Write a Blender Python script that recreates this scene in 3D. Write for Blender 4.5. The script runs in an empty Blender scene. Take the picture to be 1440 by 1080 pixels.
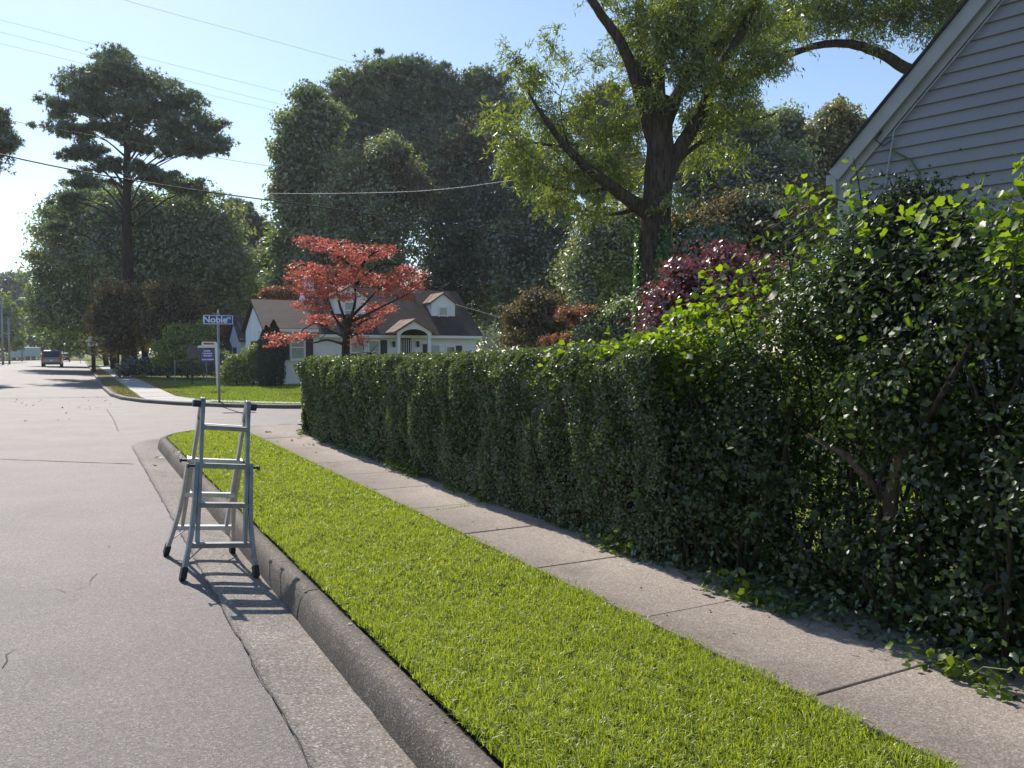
import bpy, math, random
import numpy as np
from mathutils import Vector, Matrix

# ------------------------------------------------------------------ camera, sky, sun, exposure
SC = bpy.context.scene
COL = SC.collection
R = math.radians
F = 1135.0                                  # focal length in photograph pixels (1440 wide)
YAW, PITCH, CH = R(28.2), R(2.27), 1.68
cam_d = bpy.data.cameras.new('camera')
cam_d.sensor_width = 36.0
cam_d.lens = 36.0 * F / 1440.0
cam_d.clip_start, cam_d.clip_end = 0.1, 2000
cam = bpy.data.objects.new('camera', cam_d)
COL.objects.link(cam)
cam.location = (0, 0, CH)
cam.rotation_euler = (R(90) - PITCH, 0, -YAW)
SC.camera = cam

SUN_AZ, SUN_EL = R(-1.5), R(41.0)           # azimuth measured from +Y (down the street) towards +X
world = bpy.data.worlds.new('World')
SC.world = world
world.use_nodes = True
wn = world.node_tree.nodes
wn.clear()
sky = wn.new('ShaderNodeTexSky')
sky.sky_type = 'NISHITA'
sky.sun_disc = False
sky.sun_elevation = SUN_EL
sky.sun_rotation = SUN_AZ
sky.air_density = 1.0
sky.dust_density = 0.28
sky.ozone_density = 1.4
bg = wn.new('ShaderNodeBackground')
bg.inputs['Strength'].default_value = 0.125
wo = wn.new('ShaderNodeOutputWorld')
world.node_tree.links.new(sky.outputs[0], bg.inputs['Color'])
world.node_tree.links.new(bg.outputs[0], wo.inputs['Surface'])
sun_d = bpy.data.lights.new('sun', 'SUN')
sun_d.energy = 4.6
sun_d.angle = R(0.53)
sun_d.color = (1.0, 0.93, 0.84)
sun = bpy.data.objects.new('sun', sun_d)
COL.objects.link(sun)
sun_dir = Vector((math.sin(SUN_AZ) * math.cos(SUN_EL), math.cos(SUN_AZ) * math.cos(SUN_EL), math.sin(SUN_EL)))
sun.rotation_euler = sun_dir.to_track_quat('Z', 'Y').to_euler()
sun.location = (0, 0, 60)
SC.view_settings.view_transform = 'Standard'
SC.view_settings.look = 'None'
SC.view_settings.gamma = 1.0
SC.view_settings.use_curve_mapping = False
SC.view_settings.exposure = 0.42
try:
    SC.cycles.use_denoising = True
    SC.cycles.max_bounces = 8
    SC.cycles.diffuse_bounces = 4
    SC.cycles.transmission_bounces = 6
    SC.cycles.transparent_max_bounces = 8
except Exception:
    pass

# ------------------------------------------------------------------ helpers
rot = cam.rotation_euler.to_matrix()
CX, CY, CZ = rot @ Vector((1, 0, 0)), rot @ Vector((0, 1, 0)), rot @ Vector((0, 0, -1))
CO = Vector((0, 0, CH))


def at(px, py, zc):
    """world point seen at photo pixel (px,py) at depth zc metres"""
    return CO + zc * (CZ + CX * ((px - 720) / F) + CY * ((540 - py) / F))


def ground(px, py, z=0.0):
    d = CZ + CX * ((px - 720) / F) + CY * ((540 - py) / F)
    t = (z - CH) / d.z
    return CO + d * t


def onY(px, Y, py=500):
    d = CZ + CX * ((px - 720) / F) + CY * ((540 - py) / F)
    return CO + d * (Y / d.y)


def zY(px, py, Y):
    return onY(px, Y, py).z


def tag(o, label=None, cat=None, group=None, kind=None):
    if label: o['label'] = label
    if cat: o['category'] = cat
    if group: o['group'] = group
    if kind: o['kind'] = kind
    return o


def empty(name, loc=(0, 0, 0), rz=0.0, **k):
    o = bpy.data.objects.new(name, None)
    o.empty_display_size = 0.1
    COL.objects.link(o)
    o.location = loc
    o.rotation_euler = (0, 0, rz)
    tag(o, **k)
    return o


def copy_tree(o, parent=None):
    c = o.copy()
    COL.objects.link(c)
    c.parent = parent
    for ch in list(o.children):
        copy_tree(ch, c)
    return c


class MB:
    def __init__(s):
        s.v, s.f = [], []

    def add(s, vs, fs):
        n = len(s.v)
        s.v += [tuple(v) for v in vs]
        s.f += [tuple(i + n for i in f) for f in fs]
        return s

    def box(s, x0, x1, y0, y1, z0, z1):
        return s.add([(x0, y0, z0), (x1, y0, z0), (x1, y1, z0), (x0, y1, z0), (x0, y0, z1), (x1, y0, z1), (x1, y1, z1), (x0, y1, z1)],
                     [(0, 3, 2, 1), (4, 5, 6, 7), (0, 1, 5, 4), (1, 2, 6, 5), (2, 3, 7, 6), (3, 0, 4, 7)])

    def prism(s, poly, a, b, axis='y'):
        """poly of (u,v); extruded from a to b along axis"""
        n = len(poly)
        def P(u, v, t):
            return {'y': (u, t, v), 'x': (t, u, v), 'z': (u, v, t)}[axis]
        vs = [P(u, v, a) for u, v in poly] + [P(u, v, b) for u, v in poly]
        fs = [tuple(range(n)), tuple(range(2 * n - 1, n - 1, -1))] + [(i, i + n, (i + 1) % n + n, (i + 1) % n) for i in range(n)]
        return s.add(vs, fs)

    def tube(s, pts, rad, n=6, cap=True):
        pts = [Vector(p) for p in pts]
        if not isinstance(rad, (list, tuple)): rad = [rad] * len(pts)
        base = len(s.v)
        ref = None
        for i, p in enumerate(pts):
            a = pts[max(i - 1, 0)]; b = pts[min(i + 1, len(pts) - 1)]
            t = (b - a)
            if t.length < 1e-6: t = Vector((0, 0, 1))
            t.normalize()
            if ref is None:
                ref = Vector((1, 0, 0)) if abs(t.x) < 0.8 else Vector((0, 1, 0))
            u = (ref - t * ref.dot(t)).normalized()
            ref = u
            w = t.cross(u)
            for k in range(n):
                an = 2 * math.pi * k / n
                s.v.append(tuple(p + (u * math.cos(an) + w * math.sin(an)) * rad[i]))
        for i in range(len(pts) - 1):
            for k in range(n):
                k2 = (k + 1) % n
                s.f.append((base + i * n + k, base + i * n + k2, base + (i + 1) * n + k2, base + (i + 1) * n + k))
        if cap:
            s.f.append(tuple(base + k for k in range(n - 1, -1, -1)))
            s.f.append(tuple(base + (len(pts) - 1) * n + k for k in range(n)))
        return s

    def bar(s, p, q, w, h, up=(0, 0, 1)):
        """rectangular bar p->q, width w (sideways), height h (along up)"""
        p, q, up = Vector(p), Vector(q), Vector(up)
        t = (q - p).normalized()
        sd = t.cross(up)
        if sd.length < 1e-4: sd = Vector((1, 0, 0))
        sd.normalize()
        u = sd.cross(t).normalized()
        vs = []
        for c in (p, q):
            for a, b in ((-1, -1), (1, -1), (1, 1), (-1, 1)):
                vs.append(c + sd * (a * w / 2) + u * (b * h / 2))
        return s.add(vs, [(3, 2, 1, 0), (4, 5, 6, 7), (0, 1, 5, 4), (1, 2, 6, 5), (2, 3, 7, 6), (3, 0, 4, 7)])

    def disc(s, c, nrm, r, n=16, th=0.0):
        c, nrm = Vector(c), Vector(nrm).normalized()
        return s.tube([c - nrm * th / 2, c + nrm * th / 2], r, n)

    def build(s, name, mat=None, parent=None, smooth=False, bevel=0, **k):
        me = bpy.data.meshes.new(name)
        me.from_pydata(s.v, [], s.f)
        me.update()
        if mat: me.materials.append(mat)
        if smooth:
            me.shade_smooth()
        o = bpy.data.objects.new(name, me)
        COL.objects.link(o)
        if parent: o.parent = parent
        if bevel:
            m = o.modifiers.new('bevel', 'BEVEL'); m.width = bevel; m.segments = 2; m.limit_method = 'ANGLE'
        tag(o, **k)
        return o


def np_mesh(name, V, faces, mat=None, parent=None, smooth=False, **k):
    """V (n,3), faces (m,a) of one arity"""
    V = np.asarray(V, dtype=np.float32); faces = np.asarray(faces, dtype=np.int32)
    me = bpy.data.meshes.new(name)
    me.vertices.add(len(V)); me.vertices.foreach_set('co', V.ravel())
    m, a = faces.shape
    me.loops.add(m * a); me.loops.foreach_set('vertex_index', faces.ravel())
    me.polygons.add(m)
    me.polygons.foreach_set('loop_start', np.arange(0, m * a, a, dtype=np.int32))
    if smooth: me.polygons.foreach_set('use_smooth', np.ones(m, dtype=bool))
    me.update(calc_edges=True)
    if mat: me.materials.append(mat)
    o = bpy.data.objects.new(name, me)
    COL.objects.link(o)
    if parent: o.parent = parent
    tag(o, **k)
    return o


T_QUAD = (np.array([(0, -.5, 0), (.3, 0, .08), (0, .5, 0), (-.3, 0, .08)]), np.array([(0, 1, 2), (0, 2, 3)]))
T_WILLOW = (np.array([(0, -.5, 0), (.085, 0, .04), (0, .5, -.06), (-.085, 0, .04)]), np.array([(0, 1, 2), (0, 2, 3)]))
T_WILLOW_W = (np.array([(0, -.5, 0), (.11, 0, .04), (0, .5, -.06), (-.11, 0, .04)]), np.array([(0, 1, 2), (0, 2, 3)]))
_nd = []
for _a, _e in ((0, .5), (72, .2), (144, .55), (216, .25), (288, .45), (30, 1.1)):
    _c, _s = math.cos(R(_a)) * math.cos(_e), math.sin(R(_a)) * math.cos(_e)
    _nd += [(-.10 * math.sin(R(_a)), .10 * math.cos(R(_a)), -.03), (.10 * math.sin(R(_a)), -.10 * math.cos(R(_a)), .03), (_c * .6, _s * .6, math.sin(_e) * .6)]
T_NEEDLE = (np.array(_nd), np.array([(3 * i, 3 * i + 1, 3 * i + 2) for i in range(6)]))
_gl = [(0, -.30, 0), (.2, -.40, .02), (.42, -.24, .06), (.38, -.02, .04), (.45, .2, .08), (.28, .27, .03), (0, .52, -.06), (-.28, .27, .03),
       (-.45, .2, .08), (-.38, -.02, .04), (-.42, -.24, .06), (-.2, -.40, .02)]
T_LOBED = (np.array([(0, 0, -.03)] + _gl), np.array([(0, i + 1, (i + 1) % 12 + 1) for i in range(12)]))


def leaf_mesh(name, P, N, size, tmpl, mat, parent=None, rng=None, along=None, **k):
    V, Fc = tmpl
    n = len(P)
    N = N + 1e-6
    N = N / np.linalg.norm(N, axis=1, keepdims=True)
    if along is None:
        A = rng.normal(size=(n, 3))
    else:
        A = along + rng.normal(size=(n, 3)) * 0.35
    T = A - N * np.sum(A * N, axis=1, keepdims=True)
    T /= np.linalg.norm(T, axis=1, keepdims=True) + 1e-9      # leaf length
    B = np.cross(T, N)
    s = np.asarray(size).reshape(-1, 1, 1) * np.ones((n, 1, 1))
    VV = P[:, None, :] + s * (V[None, :, 0:1] * B[:, None, :] + V[None, :, 1:2] * T[:, None, :] + V[None, :, 2:3] * N[:, None, :])
    kk = len(V)
    FF = (np.arange(n)[:, None, None] * kk + Fc[None]).reshape(-1, Fc.shape[1])
    return np_mesh(name, VV.reshape(-1, 3), FF, mat, parent, **k)


def fbm(P, seed=0, scale=1.0):
    """cheap smooth pseudo noise for arrays (n,3) -> (n,) about -1..1"""
    r = np.random.default_rng(seed)
    out = np.zeros(len(P)); amp = 1.0
    for o in range(4):
        for j in range(3):
            d = r.normal(size=3); d /= np.linalg.norm(d)
            out += amp * np.sin((P @ d) * scale * (2 ** o) * (1 + .3 * j) + r.uniform(0, 6.28)) / 3
        amp *= 0.55
    return out


# ------------------------------------------------------------------ materials
def new_mat(name):
    m = bpy.data.materials.new(name); m.use_nodes = True
    nt = m.node_tree
    return m, nt, nt.nodes, nt.links, nt.nodes['Principled BSDF']


def mat_simple(name, col, rough=0.6, metal=0.0, noise=0.0, nscale=8.0, bump=0.0, bscale=40.0, spec=0.5, col2=None):
    m, nt, nd, lk, b = new_mat(name)
    b.inputs['Roughness'].default_value = rough
    b.inputs['Metallic'].default_value = metal
    b.inputs['Specular IOR Level'].default_value = spec
    c2 = col2 or tuple(c * (1 - noise) for c in col)
    tc = nd.new('ShaderNodeTexCoord')
    if noise or col2:
        n = nd.new('ShaderNodeTexNoise'); n.inputs['Scale'].default_value = nscale; n.inputs['Detail'].default_value = 6
        lk.new(tc.outputs['Object'], n.inputs['Vector'])
        rp = nd.new('ShaderNodeValToRGB')
        rp.color_ramp.elements[0].position = .35; rp.color_ramp.elements[1].position = .65
        rp.color_ramp.elements[0].color = (*c2, 1); rp.color_ramp.elements[1].color = (*col, 1)
        lk.new(n.outputs['Fac'], rp.inputs[0]); lk.new(rp.outputs[0], b.inputs['Base Color'])
    else:
        b.inputs['Base Color'].default_value = (*col, 1)
    if bump:
        n2 = nd.new('ShaderNodeTexNoise'); n2.inputs['Scale'].default_value = bscale; n2.inputs['Detail'].default_value = 4
        lk.new(tc.outputs['Object'], n2.inputs['Vector'])
        bp = nd.new('ShaderNodeBump'); bp.inputs['Strength'].default_value = bump; bp.inputs['Distance'].default_value = 0.01
        lk.new(n2.outputs['Fac'], bp.inputs['Height']); lk.new(bp.outputs[0], b.inputs['Normal'])
    return m


def mat_leaf(name, c1, c2, trans=0.4, tcol=None, gloss=0.06, rough=0.4):
    m, nt, nd, lk, b = new_mat(name)
    nd.remove(b)
    out = nd['Material Output']
    g = nd.new('ShaderNodeNewGeometry')
    rp = nd.new('ShaderNodeValToRGB')
    rp.color_ramp.elements[0].color = (*c1, 1); rp.color_ramp.elements[1].color = (*c2, 1)
    lk.new(g.outputs['Random Per Island'], rp.inputs[0])
    df = nd.new('ShaderNodeBsdfDiffuse'); tr = nd.new('ShaderNodeBsdfTranslucent')
    gl = nd.new('ShaderNodeBsdfGlossy'); gl.inputs['Roughness'].default_value = rough
    gl.inputs['Color'].default_value = (1, 1, 1, 1)
    lk.new(rp.outputs[0], df.inputs['Color'])
    mx = nd.new('ShaderNodeMix'); mx.data_type = 'RGBA'; mx.blend_type = 'MULTIPLY'; mx.inputs[0].default_value = 1
    lk.new(rp.outputs[0], mx.inputs[6]); mx.inputs[7].default_value = (*(tcol or (1.7, 1.9, 0.8)), 1)
    lk.new(mx.outputs[2], tr.inputs['Color'])
    m1 = nd.new('ShaderNodeMixShader'); m1.inputs[0].default_value = trans
    lk.new(df.outputs[0], m1.inputs[1]); lk.new(tr.outputs[0], m1.inputs[2])
    m2 = nd.new('ShaderNodeMixShader'); m2.inputs[0].default_value = gloss
    lk.new(m1.outputs[0], m2.inputs[1]); lk.new(gl.outputs[0], m2.inputs[2])
    lk.new(m2.outputs[0], out.inputs['Surface'])
    return m


def mat_aggregate(name, base, speck_dark, speck_light, scale=260, blotch=0.25, rough=0.75, bump=0.5, spec=0.5, streak=None, objrand=0, stains=0):
    """asphalt / exposed-aggregate concrete"""
    m, nt, nd, lk, b = new_mat(name)
    tc = nd.new('ShaderNodeTexCoord')
    vo = nd.new('ShaderNodeTexVoronoi'); vo.inputs['Scale'].default_value = scale
    lk.new(tc.outputs['Object'], vo.inputs['Vector'])
    sep = nd.new('ShaderNodeSeparateColor'); lk.new(vo.outputs['Color'], sep.inputs[0])
    rp = nd.new('ShaderNodeValToRGB'); cr = rp.color_ramp
    cr.elements[0].position = 0.0; cr.elements[0].color = (*speck_dark, 1)
    cr.elements[1].position = 1.0; cr.elements[1].color = (*speck_light, 1)
    e = cr.elements.new(.3); e.color = (*[c * .85 for c in base], 1)
    e = cr.elements.new(.82); e.color = (*[c * 1.1 for c in base], 1)
    lk.new(sep.outputs[0], rp.inputs[0])
    n = nd.new('ShaderNodeTexNoise'); n.inputs['Scale'].default_value = 0.9; n.inputs['Detail'].default_value = 9; n.inputs['Roughness'].default_value = .65
    lk.new(tc.outputs['Object'], n.inputs['Vector'])
    mr = nd.new('ShaderNodeMapRange'); mr.inputs['From Min'].default_value = .3; mr.inputs['From Max'].default_value = .7
    mr.inputs['To Min'].default_value = 1 - blotch; mr.inputs['To Max'].default_value = 1 + blotch * .6
    lk.new(n.outputs['Fac'], mr.inputs['Value'])
    mx = nd.new('ShaderNodeMix'); mx.data_type = 'RGBA'; mx.blend_type = 'MULTIPLY'; mx.inputs[0].default_value = 1
    lk.new(rp.outputs[0], mx.inputs[6]); lk.new(mr.outputs[0], mx.inputs[7])
    last = mx.outputs[2]
    if streak:   # darker dirt / moss band as a function of object x : (x0, x1, factor)
        sx = nd.new('ShaderNodeSeparateXYZ'); lk.new(tc.outputs['Object'], sx.inputs[0])
        nn = nd.new('ShaderNodeTexNoise'); nn.inputs['Scale'].default_value = 2.2; nn.inputs['Detail'].default_value = 5
        lk.new(tc.outputs['Object'], nn.inputs['Vector'])
        ad = nd.new('ShaderNodeMath'); ad.operation = 'MULTIPLY_ADD'; ad.inputs[1].default_value = .55; 
        lk.new(nn.outputs['Fac'], ad.inputs[0]); lk.new(sx.outputs['X'], ad.inputs[2])
        m3 = nd.new('ShaderNodeMapRange'); m3.inputs['From Min'].default_value = streak[0] + .27; m3.inputs['From Max'].default_value = streak[1] + .27
        m3.inputs['To Min'].default_value = streak[2]; m3.inputs['To Max'].default_value = 1.0
        lk.new(ad.outputs[0], m3.inputs['Value'])
        m4 = nd.new('ShaderNodeMix'); m4.data_type = 'RGBA'; m4.blend_type = 'MULTIPLY'; m4.inputs[0].default_value = 1
        lk.new(last, m4.inputs[6]); lk.new(m3.outputs[0], m4.inputs[7]); last = m4.outputs[2]
    if objrand:
        oi = nd.new('ShaderNodeObjectInfo'); m5 = nd.new('ShaderNodeMapRange')
        m5.inputs['To Min'].default_value = 1 - objrand; m5.inputs['To Max'].default_value = 1 + objrand
        lk.new(oi.outputs['Random'], m5.inputs['Value'])
        m6 = nd.new('ShaderNodeMix'); m6.data_type = 'RGBA'; m6.blend_type = 'MULTIPLY'; m6.inputs[0].default_value = 1
        lk.new(last, m6.inputs[6]); lk.new(m5.outputs[0], m6.inputs[7]); last = m6.outputs[2]
    if stains:      # irregular dark stains
        n5 = nd.new('ShaderNodeTexNoise'); n5.inputs['Scale'].default_value = 2.6; n5.inputs['Detail'].default_value = 10; n5.inputs['Roughness'].default_value = .75
        lk.new(tc.outputs['Object'], n5.inputs['Vector'])
        m7 = nd.new('ShaderNodeMapRange'); m7.inputs['From Min'].default_value = .56; m7.inputs['From Max'].default_value = .70
        m7.inputs['To Min'].default_value = 1.0; m7.inputs['To Max'].default_value = 1 - stains
        lk.new(n5.outputs['Fac'], m7.inputs['Value'])
        m8 = nd.new('ShaderNodeMix'); m8.data_type = 'RGBA'; m8.blend_type = 'MULTIPLY'; m8.inputs[0].default_value = 1
        lk.new(last, m8.inputs[6]); lk.new(m7.outputs[0], m8.inputs[7]); last = m8.outputs[2]
    lk.new(last, b.inputs['Base Color'])
    b.inputs['Roughness'].default_value = rough
    b.inputs['Specular IOR Level'].default_value = spec
    bp = nd.new('ShaderNodeBump'); bp.inputs['Strength'].default_value = bump; bp.inputs['Distance'].default_value = 0.004
    lk.new(vo.outputs['Distance'], bp.inputs['Height']); lk.new(bp.outputs[0], b.inputs['Normal'])
    return m


def mat_turf(name, c1, c2, c3, s1=1.2, s2=30, rough=0.95):
    m, nt, nd, lk, b = new_mat(name)
    tc = nd.new('ShaderNodeTexCoord')
    n = nd.new('ShaderNodeTexNoise'); n.inputs['Scale'].default_value = s1; n.inputs['Detail'].default_value = 6
    n2 = nd.new('ShaderNodeTexNoise'); n2.inputs['Scale'].default_value = s2; n2.inputs['Detail'].default_value = 5
    lk.new(tc.outputs['Object'], n.inputs['Vector']); lk.new(tc.outputs['Object'], n2.inputs['Vector'])
    rp = nd.new('ShaderNodeValToRGB'); cr = rp.color_ramp
    cr.elements[0].position = .35; cr.elements[0].color = (*c1, 1); cr.elements[1].position = .62; cr.elements[1].color = (*c2, 1)
    lk.new(n.outputs['Fac'], rp.inputs[0])
    mx = nd.new('ShaderNodeMix'); mx.data_type = 'RGBA'
    mr = nd.new('ShaderNodeMapRange'); mr.inputs['From Min'].default_value = .45; mr.inputs['From Max'].default_value = .65
    lk.new(n2.outputs['Fac'], mr.inputs['Value']); lk.new(mr.outputs[0], mx.inputs[0])
    lk.new(rp.outputs[0], mx.inputs[6]); mx.inputs[7].default_value = (*c3, 1)
    lk.new(mx.outputs[2], b.inputs['Base Color'])
    b.inputs['Roughness'].default_value = rough; b.inputs['Specular IOR Level'].default_value = .1
    bp = nd.new('ShaderNodeBump'); bp.inputs['Strength'].default_value = .8; bp.inputs['Distance'].default_value = 0.03
    lk.new(n2.outputs['Fac'], bp.inputs['Height']); lk.new(bp.outputs[0], b.inputs['Normal'])
    return m


def mat_bark(name, c1, c2, sc=6.0):
    m, nt, nd, lk, b = new_mat(name)
    tc = nd.new('ShaderNodeTexCoord'); mp = nd.new('ShaderNodeMapping'); mp.inputs['Scale'].default_value = (sc, sc, sc * .18)
    lk.new(tc.outputs['Object'], mp.inputs[0])
    n = nd.new('ShaderNodeTexNoise'); n.inputs['Scale'].default_value = 2.5; n.inputs['Detail'].default_value = 8; n.inputs['Roughness'].default_value = .7
    lk.new(mp.outputs[0], n.inputs['Vector'])
    rp = nd.new('ShaderNodeValToRGB'); rp.color_ramp.elements[0].position = .38; rp.color_ramp.elements[1].position = .64
    rp.color_ramp.elements[0].color = (*c1, 1); rp.color_ramp.elements[1].color = (*c2, 1)
    lk.new(n.outputs['Fac'], rp.inputs[0]); lk.new(rp.outputs[0], b.inputs['Base Color'])
    b.inputs['Roughness'].default_value = .95; b.inputs['Specular IOR Level'].default_value = .15
    bp = nd.new('ShaderNodeBump'); bp.inputs['Strength'].default_value = 1; bp.inputs['Distance'].default_value = 0.06
    lk.new(n.outputs['Fac'], bp.inputs['Height']); lk.new(bp.outputs[0], b.inputs['Normal'])
    return m


def mat_shingle(name, c1, c2, rows=7.0):
    m, nt, nd, lk, b = new_mat(name)
    tc = nd.new('ShaderNodeTexCoord')
    br = nd.new('ShaderNodeTexBrick'); br.inputs['Scale'].default_value = 1.0
    br.inputs['Brick Width'].default_value = .3; br.inputs['Row Height'].default_value = 1 / rows
    br.inputs['Mortar Size'].default_value = .008; br.inputs['Color1'].default_value = (*c1, 1); br.inputs['Color2'].default_value = (*c2, 1)
    br.inputs['Mortar'].default_value = (*[c * .5 for c in c1], 1)
    mp = nd.new('ShaderNodeMapping'); mp.inputs['Rotation'].default_value = (R(90), 0, 0)
    lk.new(tc.outputs['Object'], mp.inputs[0]); lk.new(mp.outputs[0], br.inputs['Vector'])
    n = nd.new('ShaderNodeTexNoise'); n.inputs['Scale'].default_value = 2.0; n.inputs['Detail'].default_value = 6
    lk.new(tc.outputs['Object'], n.inputs['Vector'])
    mr = nd.new('ShaderNodeMapRange'); mr.inputs['To Min'].default_value = .55; mr.inputs['To Max'].default_value = 1.4
    lk.new(n.outputs['Fac'], mr.inputs['Value'])
    mx = nd.new('ShaderNodeMix'); mx.data_type = 'RGBA'; mx.blend_type = 'MULTIPLY'; mx.inputs[0].default_value = 1
    lk.new(br.outputs['Color'], mx.inputs[6]); lk.new(mr.outputs[0], mx.inputs[7]); lk.new(mx.outputs[2], b.inputs['Base Color'])
    b.inputs['Roughness'].default_value = .9
    return m


M = {}
M['asphalt'] = mat_aggregate('asphalt', (.140, .117, .112), (.04, .036, .036), (.30, .265, .25), scale=150, blotch=.24, rough=.72, bump=.55, spec=.5, stains=.16)
M['concrete'] = mat_aggregate('concrete', (.345, .290, .245), (.22, .18, .15), (.50, .45, .40), scale=140, blotch=.18, rough=.85, bump=.3, spec=.3, streak=(2.9, 3.35, .68), objrand=.08, stains=.28)
M['gutter'] = mat_aggregate('gutter_concrete', (.235, .205, .175), (.11, .095, .08), (.46, .42, .38), scale=110, blotch=.28, rough=.85, bump=.4, spec=.35, stains=.35)
M['kerb'] = mat_aggregate('kerb_concrete', (.170, .142, .116), (.10, .08, .065), (.36, .32, .28), scale=130, blotch=.35, rough=.88, bump=.4, spec=.3, objrand=.10, stains=.4)
M['kerb_dark'] = mat_aggregate('dark_kerb', (.10, .085, .08), (.05, .04, .04), (.26, .24, .22), scale=60, blotch=.35)  # darker than the near kerb; shade on the far face is in the colour
M['concrete_far'] = mat_aggregate('pale_concrete', (.33, .30, .29), (.22, .2, .19), (.5, .48, .46), scale=60, blotch=.2)
M['crack'] = mat_simple('crack_filler', (.045, .040, .036), .9)
M['soil'] = mat_simple('soil', (.035, .024, .016), .95, noise=.5, nscale=30, bump=.6)
M['thatch'] = mat_turf('thatch', (.045, .075, .012), (.065, .10, .014), (.04, .055, .012), 3, 60)
M['lawn'] = mat_turf('lawn_base', (.10, .15, .028), (.15, .19, .04), (.20, .19, .06), .5, 18)
M['dry_lawn'] = mat_turf('dry_lawn_base', (.16, .125, .055), (.13, .13, .045), (.20, .16, .08), .9, 20)
M['blade'] = mat_leaf('grass_blade', (0.185, 0.25, 0.02), (0.46, 0.53, 0.07), 0.5, (1.35, 1.32, .5), .05, .45)
M['blade_far'] = mat_leaf('lawn_blade', (.15, .22, .025), (.30, .36, .06), .5, (1.2, 1.25, .5), .03, .5)
M['blade_dry'] = mat_leaf('dry_blade', (.20, .15, .06), (.25, .22, .09), .3, (1.2, 1.2, .8), .02, .5)
M['bark'] = mat_bark('bark_grey', (.028, .021, .016), (.12, .095, .075))
M['bark_dark'] = mat_bark('bark_dark', (.018, .014, .012), (.07, .055, .045))
M['bark_pale'] = mat_bark('bark_pale', (.11, .075, .055), (.26, .19, .14), 12)
M['hedge'] = mat_leaf('privet_leaf', (.036, .054, .020), (.155, .185, .080), .42, (1.6, 1.8, .6), .06, .38)
M['hedge_core'] = mat_simple('hedge_shade', (.022, .020, .012), .95, noise=.6, nscale=25, bump=.8)  # near-black colour stands in for the shade inside the hedge
M['ivy'] = mat_leaf('ivy_leaf', (0.05, 0.11, 0.02), (0.12, 0.21, 0.035), 0.45, (1.5, 1.9, .4), .07, .4)
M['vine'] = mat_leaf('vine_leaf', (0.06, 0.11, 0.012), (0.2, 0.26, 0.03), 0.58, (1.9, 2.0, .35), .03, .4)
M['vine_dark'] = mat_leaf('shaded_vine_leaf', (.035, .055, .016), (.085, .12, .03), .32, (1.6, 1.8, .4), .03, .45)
M['shrub'] = mat_leaf('shrub_leaf', (0.02, 0.036, 0.014), (0.075, 0.105, 0.036), 0.5, (1.6, 2.0, .6), .035, .4)
M['yew'] = mat_leaf('yew_needle', (.014, .026, .014), (.03, .045, .022), .2, (1.4, 1.7, .6), .05, .4)
M['oak'] = mat_leaf('willow_oak_leaf', (0.07, 0.1, 0.016), (0.25, 0.3, 0.045), 0.52, (1.7, 1.7, .5), .09, .35)
M['oak2'] = mat_leaf('overhang_leaf', (0.045, 0.065, 0.015), (0.18, 0.22, 0.045), 0.47, (1.7, 1.8, .5), .07, .35)
M['pine'] = mat_leaf('pine_needle', (0.04, 0.06, 0.03), (0.165, 0.2, 0.1), 0.5, (1.4, 1.6, .8), .13, .48)
M['green'] = mat_leaf('leaf_green', (0.05, 0.072, 0.02), (0.21, 0.26, 0.075), 0.56, (1.6, 1.8, .5), .13, .48)
M['olive'] = mat_leaf('leaf_olive', (0.07, 0.082, 0.032), (0.27, 0.29, 0.135), 0.55, (1.5, 1.6, .6), .13, .48)
M['dark'] = mat_leaf('leaf_dark', (0.034, 0.048, 0.026), (0.155, 0.185, 0.1), 0.52, (1.4, 1.6, .7), .13, .48)
M['gold'] = mat_leaf('leaf_gold', (0.09, 0.085, 0.025), (0.27, 0.25, 0.08), 0.5, (1.5, 1.5, .5), .07, .4)
M['brown'] = mat_leaf('leaf_brown', (0.055, 0.044, 0.024), (0.22, 0.17, 0.1), 0.45, (1.4, 1.4, .7), .04, .5)
M['sunny'] = mat_leaf('leaf_sunny', (.09, .15, .025), (.32, .34, .07), .4, (1.5, 1.6, .4), .08, .4)
M['red'] = mat_leaf('leaf_red', (0.28, 0.07, 0.055), (0.6, 0.2, 0.155), 0.45, (1.4, 1.1, .9), .05, .45)
M['plum'] = mat_leaf('leaf_plum', (.075, .018, .02), (.23, .055, .055), 0.4, (1.7, 1.2, 1.1), .12, .35)
M['orange'] = mat_leaf('leaf_orange', (0.2, 0.08, 0.035), (0.34, 0.16, 0.07), 0.4, (1.4, 1.2, .7), .05, .45)
M['ground_cover'] = mat_leaf('ground_cover_leaf', (.028, .055, .014), (.065, .115, .025), .35, (1.5, 1.8, .5), .07, .4)
M['weed'] = mat_leaf('weed_leaf', (.08, .13, .02), (.19, .25, .04), .5, (1.5, 1.5, .4), .02, .5)
M['leaf_litter'] = mat_leaf('litter_leaf', (.12, .07, .035), (.30, .21, .11), .2, (1, 1, 1), .04, .5)
M['white_paint'] = mat_simple('white_paint', (.80, .80, .82), .6, noise=.08, nscale=3)
M['white_wall'] = mat_simple('white_painted_wall', (.80, .80, .84), .75, noise=.10, nscale=1.5)
M['blue_wall'] = mat_simple('pale_blue_wall', (.50, .56, .70), .75, noise=.1, nscale=1.5)
M['siding'] = mat_simple('vinyl_siding', (.245, .25, .285), .5, noise=.10, nscale=1.4, bump=.15, bscale=60)
M['trim'] = mat_simple('trim_paint', (.35, .36, .385), .55, noise=.14, nscale=5)
M['roof_brown'] = mat_shingle('brown_shingles', (.052, .036, .031), (.075, .052, .044))
M['roof_purple'] = mat_shingle('dark_shingles', (.055, .042, .05), (.08, .06, .07))
M['roof_dark'] = mat_shingle('black_shingles', (.03, .03, .032), (.05, .05, .052))
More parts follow.
